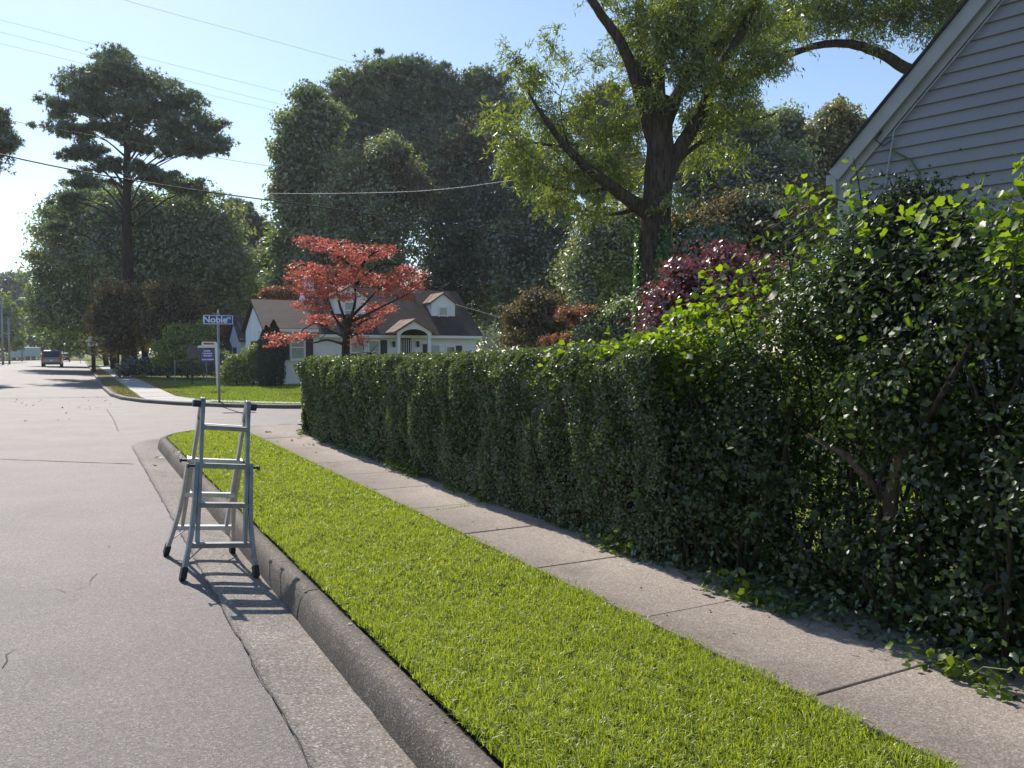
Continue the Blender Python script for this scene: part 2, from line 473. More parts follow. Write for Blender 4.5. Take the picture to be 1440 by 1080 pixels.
M['roof_red'] = mat_shingle('portico_shingles', (.21, .12, .09), (.26, .16, .12))
M['glass'] = mat_simple('window_glass', (.10, .13, .13), .08, spec=.9, noise=.5, nscale=1.5)
M['blind'] = mat_simple('window_blind', (.36, .42, .40), .3, noise=.25, nscale=2, spec=.7)
M['shutter'] = mat_simple('shutter_paint', (.035, .034, .042), .6)
M['door'] = mat_simple('door_dark', (.03, .03, .035), .5)
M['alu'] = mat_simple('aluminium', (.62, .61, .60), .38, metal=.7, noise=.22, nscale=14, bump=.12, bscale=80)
M['alu_shaded'] = mat_simple('shaded_aluminium', (.25, .255, .265), .42, metal=.75, noise=.3, nscale=10, bump=.12, bscale=80)  # same metal as the rear frame; front frame's shade put into the colour
M['rubber'] = mat_simple('black_rubber', (.018, .018, .02), .7)
M['knob'] = mat_simple('hinge_knob', (.015, .018, .05), .45)
M['sign_blue'] = mat_simple('sign_blue', (.01, .07, .36), .45)
M['sign_white'] = mat_simple('sign_white', (.78, .78, .78), .45)
M['sign_black'] = mat_simple('sign_black', (.02, .02, .02), .5)
M['sign_red'] = mat_simple('sign_red', (.5, .03, .03), .5)
M['sign_purple'] = mat_simple('sign_purple', (.10, .07, .38), .5)
M['galv'] = mat_simple('galvanised_steel', (.33, .35, .37), .5, metal=.6, noise=.2, nscale=10)
M['sign_back'] = mat_simple('weathered_sign_back', (.16, .14, .13), .6, metal=.3, noise=.3, nscale=6)
M['wood_post'] = mat_bark('weathered_post', (.05, .04, .032), (.14, .115, .09), 10)
M['wire_black'] = mat_simple('cable_black', (.012, .012, .014), .6)
M['wire_grey'] = mat_simple('bare_wire', (.36, .37, .38), .5, metal=.3)
M['van_paint'] = mat_simple('van_paint', (.30, .29, .31), .3, metal=.5)
M['car_dark'] = mat_simple('dark_car_paint', (.03, .03, .035), .25, metal=.3)
M['car_glass'] = mat_simple('car_glass', (.012, .014, .016), .05, spec=.9)
M['tail'] = mat_simple('tail_lamp', (.65, .02, .02), .25)
M['tyre'] = mat_simple('tyre', (.02, .02, .02), .85)
M['trailer'] = mat_simple('trailer_panel', (.50, .53, .60), .45, noise=.08, nscale=1)
M['plastic_grey'] = mat_simple('bumper_plastic', (.08, .08, .085), .5)

# ------------------------------------------------------------------ ground, road, kerbs
def road_z(x):
    if x > 1.0: return -.045
    if x > .79: return .02 - (x - .79) / .21 * .065
    return .02 + max(0, min(.79 - x, x + 11.9)) * .022


xs = [-12.0, -11.5, -9, -7, -5.5, -4, -2, 0, .5, .785]
ys = [-40, -10, 0, 5, 10, 20, 40, 80, 172]
mb = MB()
V = [(x, y, road_z(x)) for y in ys for x in xs]
Fq = [(j * len(xs) + i, j * len(xs) + i + 1, (j + 1) * len(xs) + i + 1, (j + 1) * len(xs) + i) for j in range(len(ys) - 1) for i in range(len(xs) - 1)]
mb.add(V, Fq).build('road', M['asphalt'], kind='structure')
MB().add([(-900, -300, -.05), (900, -300, -.05), (900, 1200, -.05), (-900, 1200, -.05)], [(0, 1, 2, 3)]).build('ground', M['lawn'], kind='structure')


def offset_path(path, d):
    """offset to the right of travel by d"""
    out = []
    n = len(path)
    for i in range(n):
        a = Vector(path[max(i - 1, 0)]); b = Vector(path[min(i + 1, n - 1)])
        t = (b - a).normalized()
        out.append((path[i][0] + t.y * d, path[i][1] - t.x * d))
    return out


def resample(path, step):
    out = [path[0]]
    for a, b in zip(path[:-1], path[1:]):
        L = math.hypot(b[0] - a[0], b[1] - a[1]); k = max(1, int(round(L / step)))
        for i in range(1, k + 1): out.append((a[0] + (b[0] - a[0]) * i / k, a[1] + (b[1] - a[1]) * i / k))
    return out


def sweep(path, prof, name, mat, parent=None, smooth=True, jitter=0.0, rng=None, **k):
    m = MB(); n = len(prof)
    offs = [offset_path(path, d) for d, z in prof]
    for i in range(len(path)):
        for j, (d, z) in enumerate(prof):
            jz = rng.uniform(-jitter, jitter) if rng else 0
            m.v.append((offs[j][i][0] + (rng.uniform(-jitter, jitter) if rng else 0), offs[j][i][1], z + jz))
    for i in range(len(path) - 1):
        for j in range(n - 1):
            m.f.append((i * n + j, (i + 1) * n + j, (i + 1) * n + j + 1, i * n + j + 1))
    nb = len(m.v)
    m.v += m.v[:n] + m.v[(len(path) - 1) * n:len(path) * n]
    m.f.append(tuple(nb + j for j in range(n))); m.f.append(tuple(nb + n + j for j in range(n - 1, -1, -1)))
    return m.build(name, mat, parent, smooth=smooth, **k)


# near kerb: runs up the street, bends right into the side street
near = [(1.19, -4.67), (1.19, 15.2)]
cxn, cyn, rn = 3.25, 15.4, 2.06
near += [(cxn - rn * math.cos(R(a)), cyn + rn * math.sin(R(a))) for a in range(6, 91, 7)] + [(6.0, 17.2), (40, 12.5)]
random.seed(3); rng = np.random.default_rng(3)
prng = random.Random(5)
KP = [(0.0, -.05), (.012, .03), (.03, .105), (.055, .138), (.085, .15), (.145, .15), (.15, .0)]
kerb = empty('kerb', (0, 0, 0), kind='structure')
dense = resample(near, .25)
acc, seg = 0, [dense[0]]
nseg = 0
for a, b in zip(dense[:-1], dense[1:]):
    seg.append(b); acc += math.hypot(b[0] - a[0], b[1] - a[1])
    if acc >= 3.05:
        s2 = list(seg)
        t = (Vector(s2[-1]) - Vector(s2[-2])).normalized()
        s2[-1] = (s2[-1][0] - t.x * .01, s2[-1][1] - t.y * .01)
        sweep(s2, KP, 'kerb_section', M['kerb'], kerb, jitter=.003, rng=prng)
        seg = [b]; acc = 0; nseg += 1
        if nseg > 11: break
gut = offset_path(dense[:110], 0)
sweep(gut, [(-.40, .0), (-.40, .026), (-.3, .014), (-.1, -.018), (.0, -.03), (.02, -.03)], 'gutter', M['gutter'], kind='structure', jitter=.0015, rng=prng)

so = [p for p in offset_path(near, -.385) if p[1] > 15.1 or p[0] > 3]
MB().add([(x, y, .0195) for x, y in [(.785, 15.1)] + so + [(60, 10), (60, 172), (.785, 172)]], [tuple(range(len(so) + 4))]).build('side_street', M['asphalt'], kind='structure')
# raised ground behind the near kerb
back = offset_path(near, .15)
poly = [p for p in back if p[0] < 39] + [(40, 12.3), (40, -30), (back[0][0], -30)]
mbv = MB(); mbv.add([(x, y, .105) for x, y in poly], [tuple(range(len(poly)))[::-1]]).build('verge_soil', M['soil'], kind='structure')
turf_path = offset_path(near, .185)
tp = [p for p in turf_path if p[0] < 2.82 and p[1] > -4.6]
poly = [(2.82, -6)] + [(1.375, -6)] + tp[1:] + [(2.82, 17.2)]
MB().add([(x, y, .128) for x, y in poly], [tuple(range(len(poly)))[::-1]]).build('verge_turf', M['thatch'], kind='structure')
# yard behind the hedge
MB().add([(4.06, -20, .135), (39, -20, .135), (39, 12.0, .135), (5.9, 16.8, .135), (4.06, 16.9, .135)], [(0, 1, 2, 3, 4)]).build('yard_lawn', M['lawn'], kind='structure')

# sidewalk slabs
walk = empty('sidewalk', (0, 0, 0), kind='structure')
y = -1.25
SL = 1.215
y0 = ground(1120, 985, .15).y
y = y0 - 4 * SL
k = 0
while y < 17.2:
    y2 = min(y + SL, 17.35)
    dz = prng.uniform(-.004, .004); g = .006
    j = [prng.uniform(-.003, .003) for _ in range(4)]
    m = MB()
    x0, x1 = 2.83, 4.05
    m.prism([(x0, y + g + j[0]), (x1, y + g + j[1]), (x1, y2 - g + j[2]), (x0, y2 - g + j[3])], .08, .15 + dz, 'z')
    m.build('slab', M['concrete'], walk, bevel=.006)
    y += SL
# far corner
far = [(.9, 165), (.9, 40), (1.0, 34), (1.25, 31.2), (1.8, 29.0), (2.7, 27.0), (3.9, 25.3), (5.2, 24.0), (7, 23.0), (12, 21.6), (45, 17.5)]
far_d = resample(far[1:], .6)
sweep([(.9, 165), (.9, 90)] + far_d, [(0, -.02), (-.015, .10), (-.035, .13), (-.15, .135), (-.15, .0)][:], 'far_kerb', M['kerb_dark'], kind='structure') if False else None
fk = [(0.0, -.02), (.0, .09), (.02, .125), (.05, .135), (.15, .135), (.15, .0)]
fk = [(-d, z) for d, z in fk]
sweep([(.9, 165), (.9, 90)] + far_d, fk, 'corner_kerb', M['kerb_dark'], kind='structure')
fb = offset_path(far, -.14)
poly = fb + [(45, 165)]
MB().add([(x, y, .12) for x, y in poly], [tuple(range(len(poly)))]).build('corner_lawn', M['lawn'], kind='structure')
MB().add([(1.05, 160, .125), (1.05, 40, .125), (1.13, 34, .125), (1.36, 31.3, .125), (1.78, 29.6, .125), (1.82, 160, .125)], [(0, 1, 2, 3, 4, 5)]).build('dry_verge', M['dry_lawn'], kind='structure')
MB().add([(2.98, 30.5, .124), (4.6, 33, .124), (4.0, 45, .124), (2.98, 50, .124)], [(0, 1, 2, 3)]).build('worn_lawn_patch', M['dry_lawn'], kind='structure')
fw = empty('far_sidewalk', (0, 0, 0), kind='structure')
y = 27.4
while y < 100:
    st = 1.5 if y < 62 else 6
    yy = y + st - .02
    xa, xb = 1.85, 2.95
    if y < 28: pts = [(2.55, 27.45), (3.7, 26.0), (2.95 + .4, yy), (1.95, yy)]
    else: pts = [(xa + max(0, (30.4 - y)) * .05, y), (xb + max(0, 30.4 - y) * .2, y), (xb + max(0, 30.4 - yy) * .2, yy), (xa + max(0, 30.4 - yy) * .05, yy)]
    MB().prism(pts, .08, .14 + prng.uniform(-.005, .005), 'z').build('slab', M['concrete_far'], fw)
    y += st
cw = offset_path(far, -.62); cw2 = offset_path(far, -1.25)
cwp = cw[5:10]; cwp2 = cw2[5:10]
MB().add([(x, y, .137) for x, y in cwp + cwp2[::-1]], [tuple(range(len(cwp) * 2))]).build('side_street_path', M['concrete_far'], kind='structure')
MB().box(-12.2, -12.0, -40, 168, -.03, .15).build('left_kerb', M['kerb_dark'], kind='structure')
MB().add([(-60, -40, .13), (-12.2, -40, .13), (-12.2, 168, .13), (-60, 168, .13)], [(0, 1, 2, 3)]).build('left_lawn', M['lawn'], kind='structure')


# cracks and tar seams in the road
def crack(pts, w, name='road_crack', z=.004, mat='crack', seed=1):
    r = random.Random(seed); m = MB()
    P = resample(pts, .12)
    L, Rr = [], []
    for i, (x, y_) in enumerate(P):
        x += r.uniform(-.012, .012); y_ += r.uniform(-.012, .012)
        a = Vector(P[max(i - 1, 0)]); b = Vector(P[min(i + 1, len(P) - 1)]); t = (b - a).normalized()
        ww = w * r.uniform(.35, 1.2) / 2
        L.append((x - t.y * ww, y_ + t.x * ww, road_z(x) + z)); Rr.append((x + t.y * ww, y_ - t.x * ww, road_z(x) + z))
    n = len(P); m.add(L + Rr, [(i, i + n, i + 1 + n, i + 1) for i in range(n - 1)])
    m.build(name, M[mat], kind='structure')


def G(px, py, z=.03):
    p = ground(px, py, z); return (p.x, p.y)


crack([G(-60, 647), G(60, 650), G(188, 652)], .035, seed=2)
crack([G(108, 832), G(126, 825), G(136, 808)], .005, seed=3)
crack([G(60, 834), G(80, 830), G(90, 836)], .004, seed=4)
crack([G(2, 945), G(12, 925), G(22, 917)], .005, seed=5)
crack([G(150, 575), G(160, 590), G(166, 606)], .02, seed=6)
crack([(.785, y_) for y_ in (1, 5, 9, 13, 15.6)] + [(.95, 16.9), (1.4, 17.8)], .006, seed=7, z=.012)
crack([G(335, 889, .015), G(365, 886, .01)], .012, seed=8, z=.012)

# ------------------------------------------------------------------ grass
def in_turf(x, y):
    w1 = .014 * np.sin(y * 5.1) + .012 * np.sin(y * 13.7 + 1) + .008 * np.sin(y * 37)
    w2 = .016 * np.sin(y * 4.3 + 2) + .012 * np.sin(y * 11.9) + .008 * np.sin(y * 31)
    ok = (x > 1.392 + w1) & (x < 2.85 + w2) & (y < 17.3)
    tipm = (y > 15.4) & (x < 3.25)
    d = np.hypot(x - cxn, y - cyn)
    return ok & (~tipm | (d < rn - .18))


def blades(name, X, Y, Z, h, w, mat, rng, lean=.5, **k):
    n = len(X)
    a = rng.uniform(0, 6.283, n); la = rng.uniform(0, 6.283, n); ln = np.abs(rng.normal(0, lean, n)) * h
    dx, dy = np.cos(a) * w / 2, np.sin(a) * w / 2
    lx, ly = np.cos(la) * ln, np.sin(la) * ln
    P = np.empty((n, 5, 3))
    P[:, 0] = np.stack([X - dx, Y - dy, Z], 1); P[:, 1] = np.stack([X + dx, Y + dy, Z], 1)
    P[:, 2] = np.stack([X + dx * .8 + lx * .35, Y + dy * .8 + ly * .35, Z + h * .55], 1)
    P[:, 3] = np.stack([X - dx * .8 + lx * .35, Y - dy * .8 + ly * .35, Z + h * .55], 1)
    P[:, 4] = np.stack([X + lx, Y + ly, Z + h * np.clip(1 - .3 * (ln / h) ** 2, .5, 1)], 1)
    Fc = np.array([(0, 1, 2), (0, 2, 3), (3, 2, 4)])
    FF = (np.arange(n)[:, None, None] * 5 + Fc[None]).reshape(-1, 3)
    return np_mesh(name, P.reshape(-1, 3), FF, mat, kind='stuff', **k)


rng = np.random.default_rng(11)
X, Y, H, W = [], [], [], []
for ya, yb, den, wd in ((1.6, 4.5, 17000, .0046), (4.5, 7.5, 8500, .0055), (7.5, 11, 4800, .008), (11, 17.3, 3000, .011)):
    n = int((yb - ya) * 1.5 * den)
    x = rng.uniform(1.36, 2.89, n); yv = rng.uniform(ya, yb, n)
    X.append(x); Y.append(yv); W.append(np.full(n, wd))
X, Y, W = map(np.concatenate, (X, Y, W))
mk = in_turf(X, Y)
ck = fbm(np.stack([X, Y, X * 0], 1), 31, 42)
mk &= (ck > -.55) | (rng.random(len(X)) < .35)
X, Y, W = X[mk], Y[mk], W[mk]
P3 = np.stack([X, Y, X * 0], 1)
nz = fbm(P3, 5, 3.5); nz2 = fbm(P3, 8, 11)
H = (.034 + .006 * nz + .006 * nz2 + .009 * fbm(P3, 31, 42)) * rng.uniform(.6, 1.35, len(X))
tag(blades('grass_strip', X, Y, np.full(len(X), .128), H, W * rng.uniform(.7, 1.3, len(X)), M['blade'], rng, .95),
    'bright green mown grass strip between the kerb and the sidewalk', 'grass')
n = 5200
Xs = rng.uniform(1.4, 2.84, n); Ys = 1.6 + rng.random(n) ** 1.6 * 13
blades('grass_strip_straw', Xs, Ys, np.full(n, .13), rng.uniform(.02, .042, n), rng.uniform(.003, .006, n), M['blade_dry'], rng, 1.4,
       label='dry straw blades scattered through the grass strip', cat='grass')
# shaggy edges over kerb gap and sidewalk edge
n = 5200
Y = rng.uniform(1.6, 15.3, n) ** 1.0; X = np.where(rng.random(n) < .5, rng.normal(1.395, .010, n), rng.normal(2.835, .02, n))
blades('grass_strip_edge', X, Y, np.full(n, .125), rng.uniform(.025, .06, n), rng.uniform(.003, .007, n), M['blade'], rng, .8,
       label='ragged grass fringe along the kerb and sidewalk edges', cat='grass')
# corner lawn grass
n = 60000
X = rng.uniform(1.0, 16, n); Y = rng.uniform(22, 41, n)
fpoly = np.array(offset_path(far, -.2))
yk = np.interp(X, fpoly[::-1, 0][np.argsort(fpoly[::-1, 0])], fpoly[::-1, 1][np.argsort(fpoly[::-1, 0])])
ok = (Y > yk) & ~((X > 1.8) & (X < 3.0) & (Y > 28)) & ~((Y - yk > .45) & (Y - yk < 1.15) & (X > 2.4))
ok &= ~((X > 1.8) & (X < 3.6) & (Y > 26.5) & (Y < 30.5) & (X < 3.6 - (Y - 26.5) * .16))
X, Y = X[ok], Y[ok]
dry = ((X < 1.95) | ((fbm(np.stack([X, Y, X * 0], 1), 4, .5) + (5.0 - X) * .5 + (Y - 31) * .1) > .35)) & (rng.random(len(X)) < .8)
blades('corner_lawn_grass', X[~dry], Y[~dry], np.full((~dry).sum(), .12), rng.uniform(.03, .085, (~dry).sum()), rng.uniform(.015, .03, (~dry).sum()), M['blade_far'], rng, .6,
       label='sunlit corner lawn in front of the white house', cat='grass')
blades('dry_corner_grass', X[dry], Y[dry], np.full(dry.sum(), .12), rng.uniform(.03, .06, dry.sum()), rng.uniform(.015, .03, dry.sum()), M['blade_dry'], rng, .6,
       label='dry brown grass beside the far sidewalk', cat='grass')
# grass of the yard behind the hedge
n = 9000
blades('yard_grass', rng.uniform(4.4, 9, n), rng.uniform(2, 12, n), np.full(n, .135), rng.uniform(.04, .1, n), rng.uniform(.008, .015, n), M['blade'], rng, .6,
       label='yard grass glimpsed through gaps in the overgrown bushes', cat='grass')

# ------------------------------------------------------------------ stepladder
def ladder():
    c = Vector((.872, 6.66, .004))
    t = empty('stepladder', c, R(2.5), label='folding aluminium multi-position ladder opened as an A-frame, standing in the gutter beside the kerb', cat='ladder')
    t.rotation_euler = (0, R(6.2), R(2.5))
    HT, HD = 1.26, .40
    for sgn, mt in ((-1, 'alu_shaded'), (1, 'alu')):
        def P(x, h, sgn=sgn):                       # point on this frame at height h
            return Vector((x, sgn * (HD * (1 - h / HT) + .028), h))
        for sx in (-1, 1):
            # outer flared rail
            prof = [(.258, .045), (.232, .20), (.212, .36), (.203, .52), (.200, .80), (.198, .82)]
            m = MB()
            for (xa, ha), (xb, hb) in zip(prof[:-1], prof[1:]):
                m.bar(P(sx * xa, ha), P(sx * xb, hb + .004), .03, .062, up=(0, 1, 0))
            m.build('outer_rail', M[mt], t, bevel=.003)
            m = MB()
            m.bar(P(sx * .172, .24), P(sx * .172, HT - .02), .026, .055, up=(0, 1, 0))
            m.build('inner_rail', M[mt], t, bevel=.003)
            ft = MB(); ft.bar(P(sx * .263, .0), P(sx * .252, .085), .042, .078, up=(0, 1, 0))
            ft.build('rubber_foot', M['rubber'], t, bevel=.006)
            # lock handle on the outer rail
            lk_ = MB()
            p = P(sx * .21, .80)
            lk_.tube([p, p + Vector((sx * .05, 0, 0))], .011, 8).box(*sorted((p.x + sx * .045, p.x + sx * .058)), p.y - .03, p.y + .03, p.z - .016, p.z + .016)
            lk_.build('lock_handle', M['knob'], t, bevel=.003)
            br = MB()
            br.bar(P(sx * .235, .13), P(sx * .12, .235), .006, .022, up=(0, 1, 0))
            br.build('brace', M[mt], t)
        for h, hw in ((.245, .215), (.53, .195), (.815, .19), (1.10, .168)):
            m = MB()
            a, b = P(-hw, h), P(hw, h)
            tilt = Vector((0, 1, 0))
            m.bar(a, b, .066, .012, up=(0, 0, 1))
            m.bar(a + Vector((0, -.027, -.014)), b + Vector((0, -.027, -.014)), .010, .030, up=(0, 0, 1))
            m.bar(a + Vector((0, .027, -.014)), b + Vector((0, .027, -.014)), .010, .030, up=(0, 0, 1))
            m.build('rung', M[mt], t, bevel=.002)
    for sx in (-1, 1):
        m = MB()
        p = Vector((sx * .172, 0, HT + .005))
        m.disc(p, (1, 0, 0), .050, 18, .034)
        m.bar(p + Vector((0, -.03, 0)), Vector((sx * .172, -.062, HT - .12)), .03, .05, up=(0, 1, 0))
        m.bar(p + Vector((0, .03, 0)), Vector((sx * .172, .062, HT - .12)), .03, .05, up=(0, 1, 0))
        m.build('hinge', M['alu_shaded'], t, bevel=.003)
        MB().disc(p + Vector((sx * .042, 0, 0)), (1, 0, 0), .030, 14, .055).build('hinge_knob', M['knob'], t, bevel=.005)


ladder()

# ------------------------------------------------------------------ hedge
def build_hedge():
    rng = np.random.default_rng(21)
    root = empty('hedge', (4.1, 9.5, .13), label='long clipped privet hedge with rounded far end beside the sidewalk', cat='hedge')
    o = np.array(root.location)
    XF, XB, YN, YE, HT = 3.66, 4.85, 4.5, 15.45, 1.66

    def place(n, face, ya=YN, yb=YE):
        a, b = rng.random(n), rng.random(n)
        dep = rng.beta(1.1, 2.6, n) * .36
        if face == 'front':
            Yp = ya + a * (yb - ya); Zp = .14 + b ** .85 * (HT - .14)
            lean = .17 * np.clip((Zp - .3) / 1.2, 0, 1)                  # top overhangs the foot
            Xp = XF - lean + dep
            N = np.tile([-1, 0, .25], (n, 1))
        elif face == 'back':
            Yp = ya + a * (yb - ya); Zp = .14 + b * (HT - .14); Xp = XB - dep; N = np.tile([1, 0, .25], (n, 1))
        elif face == 'top':
            Yp = ya + a * (yb - ya); Xp = XF - .17 + b * (XB - XF + .17); Zp = HT - dep * .8; N = np.tile([0, 0, 1.], (n, 1))
        else:
            Xp = XF - .12 + a * (XB - XF + .12); Zp = .14 + b * (HT - .14); Yp = YE - dep; N = np.tile([0, 1, .25], (n, 1))
        # rounding of edges
        P = np.stack([Xp, Yp, Zp], 1).astype(float)
        for (ax, lim, sg) in ((0, XF - .17, 1), (0, XB, -1), (1, YE, -1)):
            ra, rz2 = (.26, .24) if ax == 0 else (1.5, .55)
            da = (P[:, ax] - lim) * sg; dz = HT - P[:, 2]
            m = (da < ra) & (dz < rz2)
            u, w_ = (ra - da) / ra, (rz2 - dz) / rz2
            q = np.hypot(u, w_); over = m & (q > 1); f = 1 / np.maximum(q, 1e-6)
            P[over, ax] = lim + sg * ra * (1 - u[over] * f[over]); P[over, 2] = HT - rz2 * (1 - w_[over] * f[over])
        rv = .6
        da = P[:, 0] - (XF - .1); dy = YE - P[:, 1]
        m = (da < rv) & (dy < rv); q = np.hypot(rv - da, rv - dy); over = m & (q > rv); f = rv / np.maximum(q, 1e-6)
        P[over, 0] = XF - .1 + rv - (rv - da[over]) * f[over]; P[over, 1] = YE - rv + (rv - dy[over]) * f[over]
        # height undulation, bumpy surface and clumps
        P[:, 2] += (fbm(np.stack([P[:, 1], P[:, 0] * .3, P[:, 1] * 0], 1), 3, 1.3) * .025 + np.interp(P[:, 1], [4.5, 9.5, 12.5, 15.2], [.06, -.03, -.09, -.17])) * np.clip(P[:, 2] / HT, 0, 1)
        P += N * (fbm(P, 9, 3.0) * .085 + fbm(P, 12, 9.0) * .045)[:, None]
        hol = fbm(P, 17, 5.0)
        keep = (hol > -.6) | (rng.random(n) < .3)
        return P[keep], N[keep]

    jobs = [('front', 52000, YN, 6.8, .030), ('front', 50000, 6.8, 10, .036), ('front', 34000, 10, YE, .050), ('top', 24000, YN, 8, .034), ('top', 20000, 8, YE, .05),
            ('end', 11000, 0, 0, .05), ('back', 12000, YN, YE, .07)]
    PP, NN, SS = [], [], []
    for f, n, ya, yb, s in jobs:
        p, nn = place(n, f, ya, yb) if f != 'end' else place(n, f)
        PP.append(p); NN.append(nn); SS.append(s * rng.uniform(.65, 1.25, len(p)))
    # stray shoots on top
    ns = 420
    yy_ = rng.uniform(4.6, 12.5, ns)
    sh = np.stack([rng.uniform(XF, XB - .3, ns), yy_, HT - .03 + np.interp(yy_, [4.5, 9.5, 12.5, 15.2], [.06, -.03, -.09, -.17])], 1)
    for q in range(7):
        p = sh + np.stack([rng.normal(0, .01, ns), rng.normal(0, .012, ns), np.full(ns, q * .011)], 1)
        PP.append(p); NN.append(rng.normal(size=(ns, 3))); SS.append(np.full(ns, .035))
    P, N, S = np.concatenate(PP), np.concatenate(NN), np.concatenate(SS)
    N = N * .8 + rng.normal(size=N.shape) * .62
    leaf_mesh('foliage', P - o, N, S, T_QUAD, M['hedge'], root, rng, kind='stuff')
    # solid dark core painting the shade inside the hedge, plus woody stems
    rows, V = [], []
    ysx = np.linspace(YN + .35, YE - .42, 60)
    sec = [(XF + .26, .14), (XF + .20, .6), (XF + .14, 1.1), (XF + .2, HT - .42), (XF + .4, HT - .34), (XB - .45, HT - .34), (XB - .26, HT - .46), (XB - .22, .9), (XB - .26, .14)]
    for yv in ysx:
        for (xx, zz) in sec:
            e = .05
            V.append((xx + prng.uniform(-e, e) + (.35 * max(0, yv - YE + 1.2) if xx < 4.2 else 0) - o[0], yv - o[1], zz * (1 - .32 * max(0, yv - YE + 1.6)) + (prng.uniform(-e, e) if zz > .2 else 0) - o[2]))
    ns_ = len(sec)
    Fc = [(i * ns_ + j, i * ns_ + j + 1, (i + 1) * ns_ + j + 1, (i + 1) * ns_ + j) for i in range(59) for j in range(ns_ - 1)]
    m = MB().add(V, Fc); m.f.append(tuple(range(ns_))); m.f.append(tuple(59 * ns_ + j for j in range(ns_ - 1, -1, -1)))
    m.build('shade_core', M['hedge_core'], root)
    m = MB()
    for i in range(150):
        yv = prng.uniform(YN + .2, YE - .3); xx = prng.uniform(XF + .08, XF + .5)
        p = Vector((xx, yv, .12)); pts = [p]
        for q in range(4):
            p = p + Vector((prng.uniform(-.09, .05), prng.uniform(-.1, .1), .26)); pts.append(p)
        m.tube([x - Vector(o) for x in pts], [.012, .01, .008, .006, .004], 5)
    m.build('stems', M['bark_dark'], root, kind='stuff')


build_hedge()

# ------------------------------------------------------------------ overgrown bushes right of the hedge
def blob_points(rng, n, lobes, shell=.35, flat=1.0):
    """points in ellipsoid lobes [(c, (rx,ry,rz), weight)] biased to the shell, broken into sub clumps"""
    w = np.array([l[2] for l in lobes], float); w /= w.sum()
    out, nor = [], []
    for (c, r, _), ww in zip(lobes, w):
        k = int(n * ww)
        nsub = max(6, int(k / 60))
        d = rng.normal(size=(nsub, 3)); d /= np.linalg.norm(d, axis=1, keepdims=True)
        rad = (1 - shell * rng.random(nsub) ** 1.3)
        r = np.array(r)
        sc = np.array(c) + d * rad[:, None] * r
        idx = rng.integers(0, nsub, k)
        sr = min(r) * .24
        off = rng.normal(size=(k, 3)) * sr * np.array([1, 1, .75 * flat]) * rng.uniform(.6, 1.3, (nsub, 1))[idx]
        p = sc[idx] + off
        out.append(p); nor.append(d[idx] * .5 + off / (sr + 1e-6) * .45 + np.array([0, 0, .35]))
    return np.concatenate(out), np.concatenate(nor)


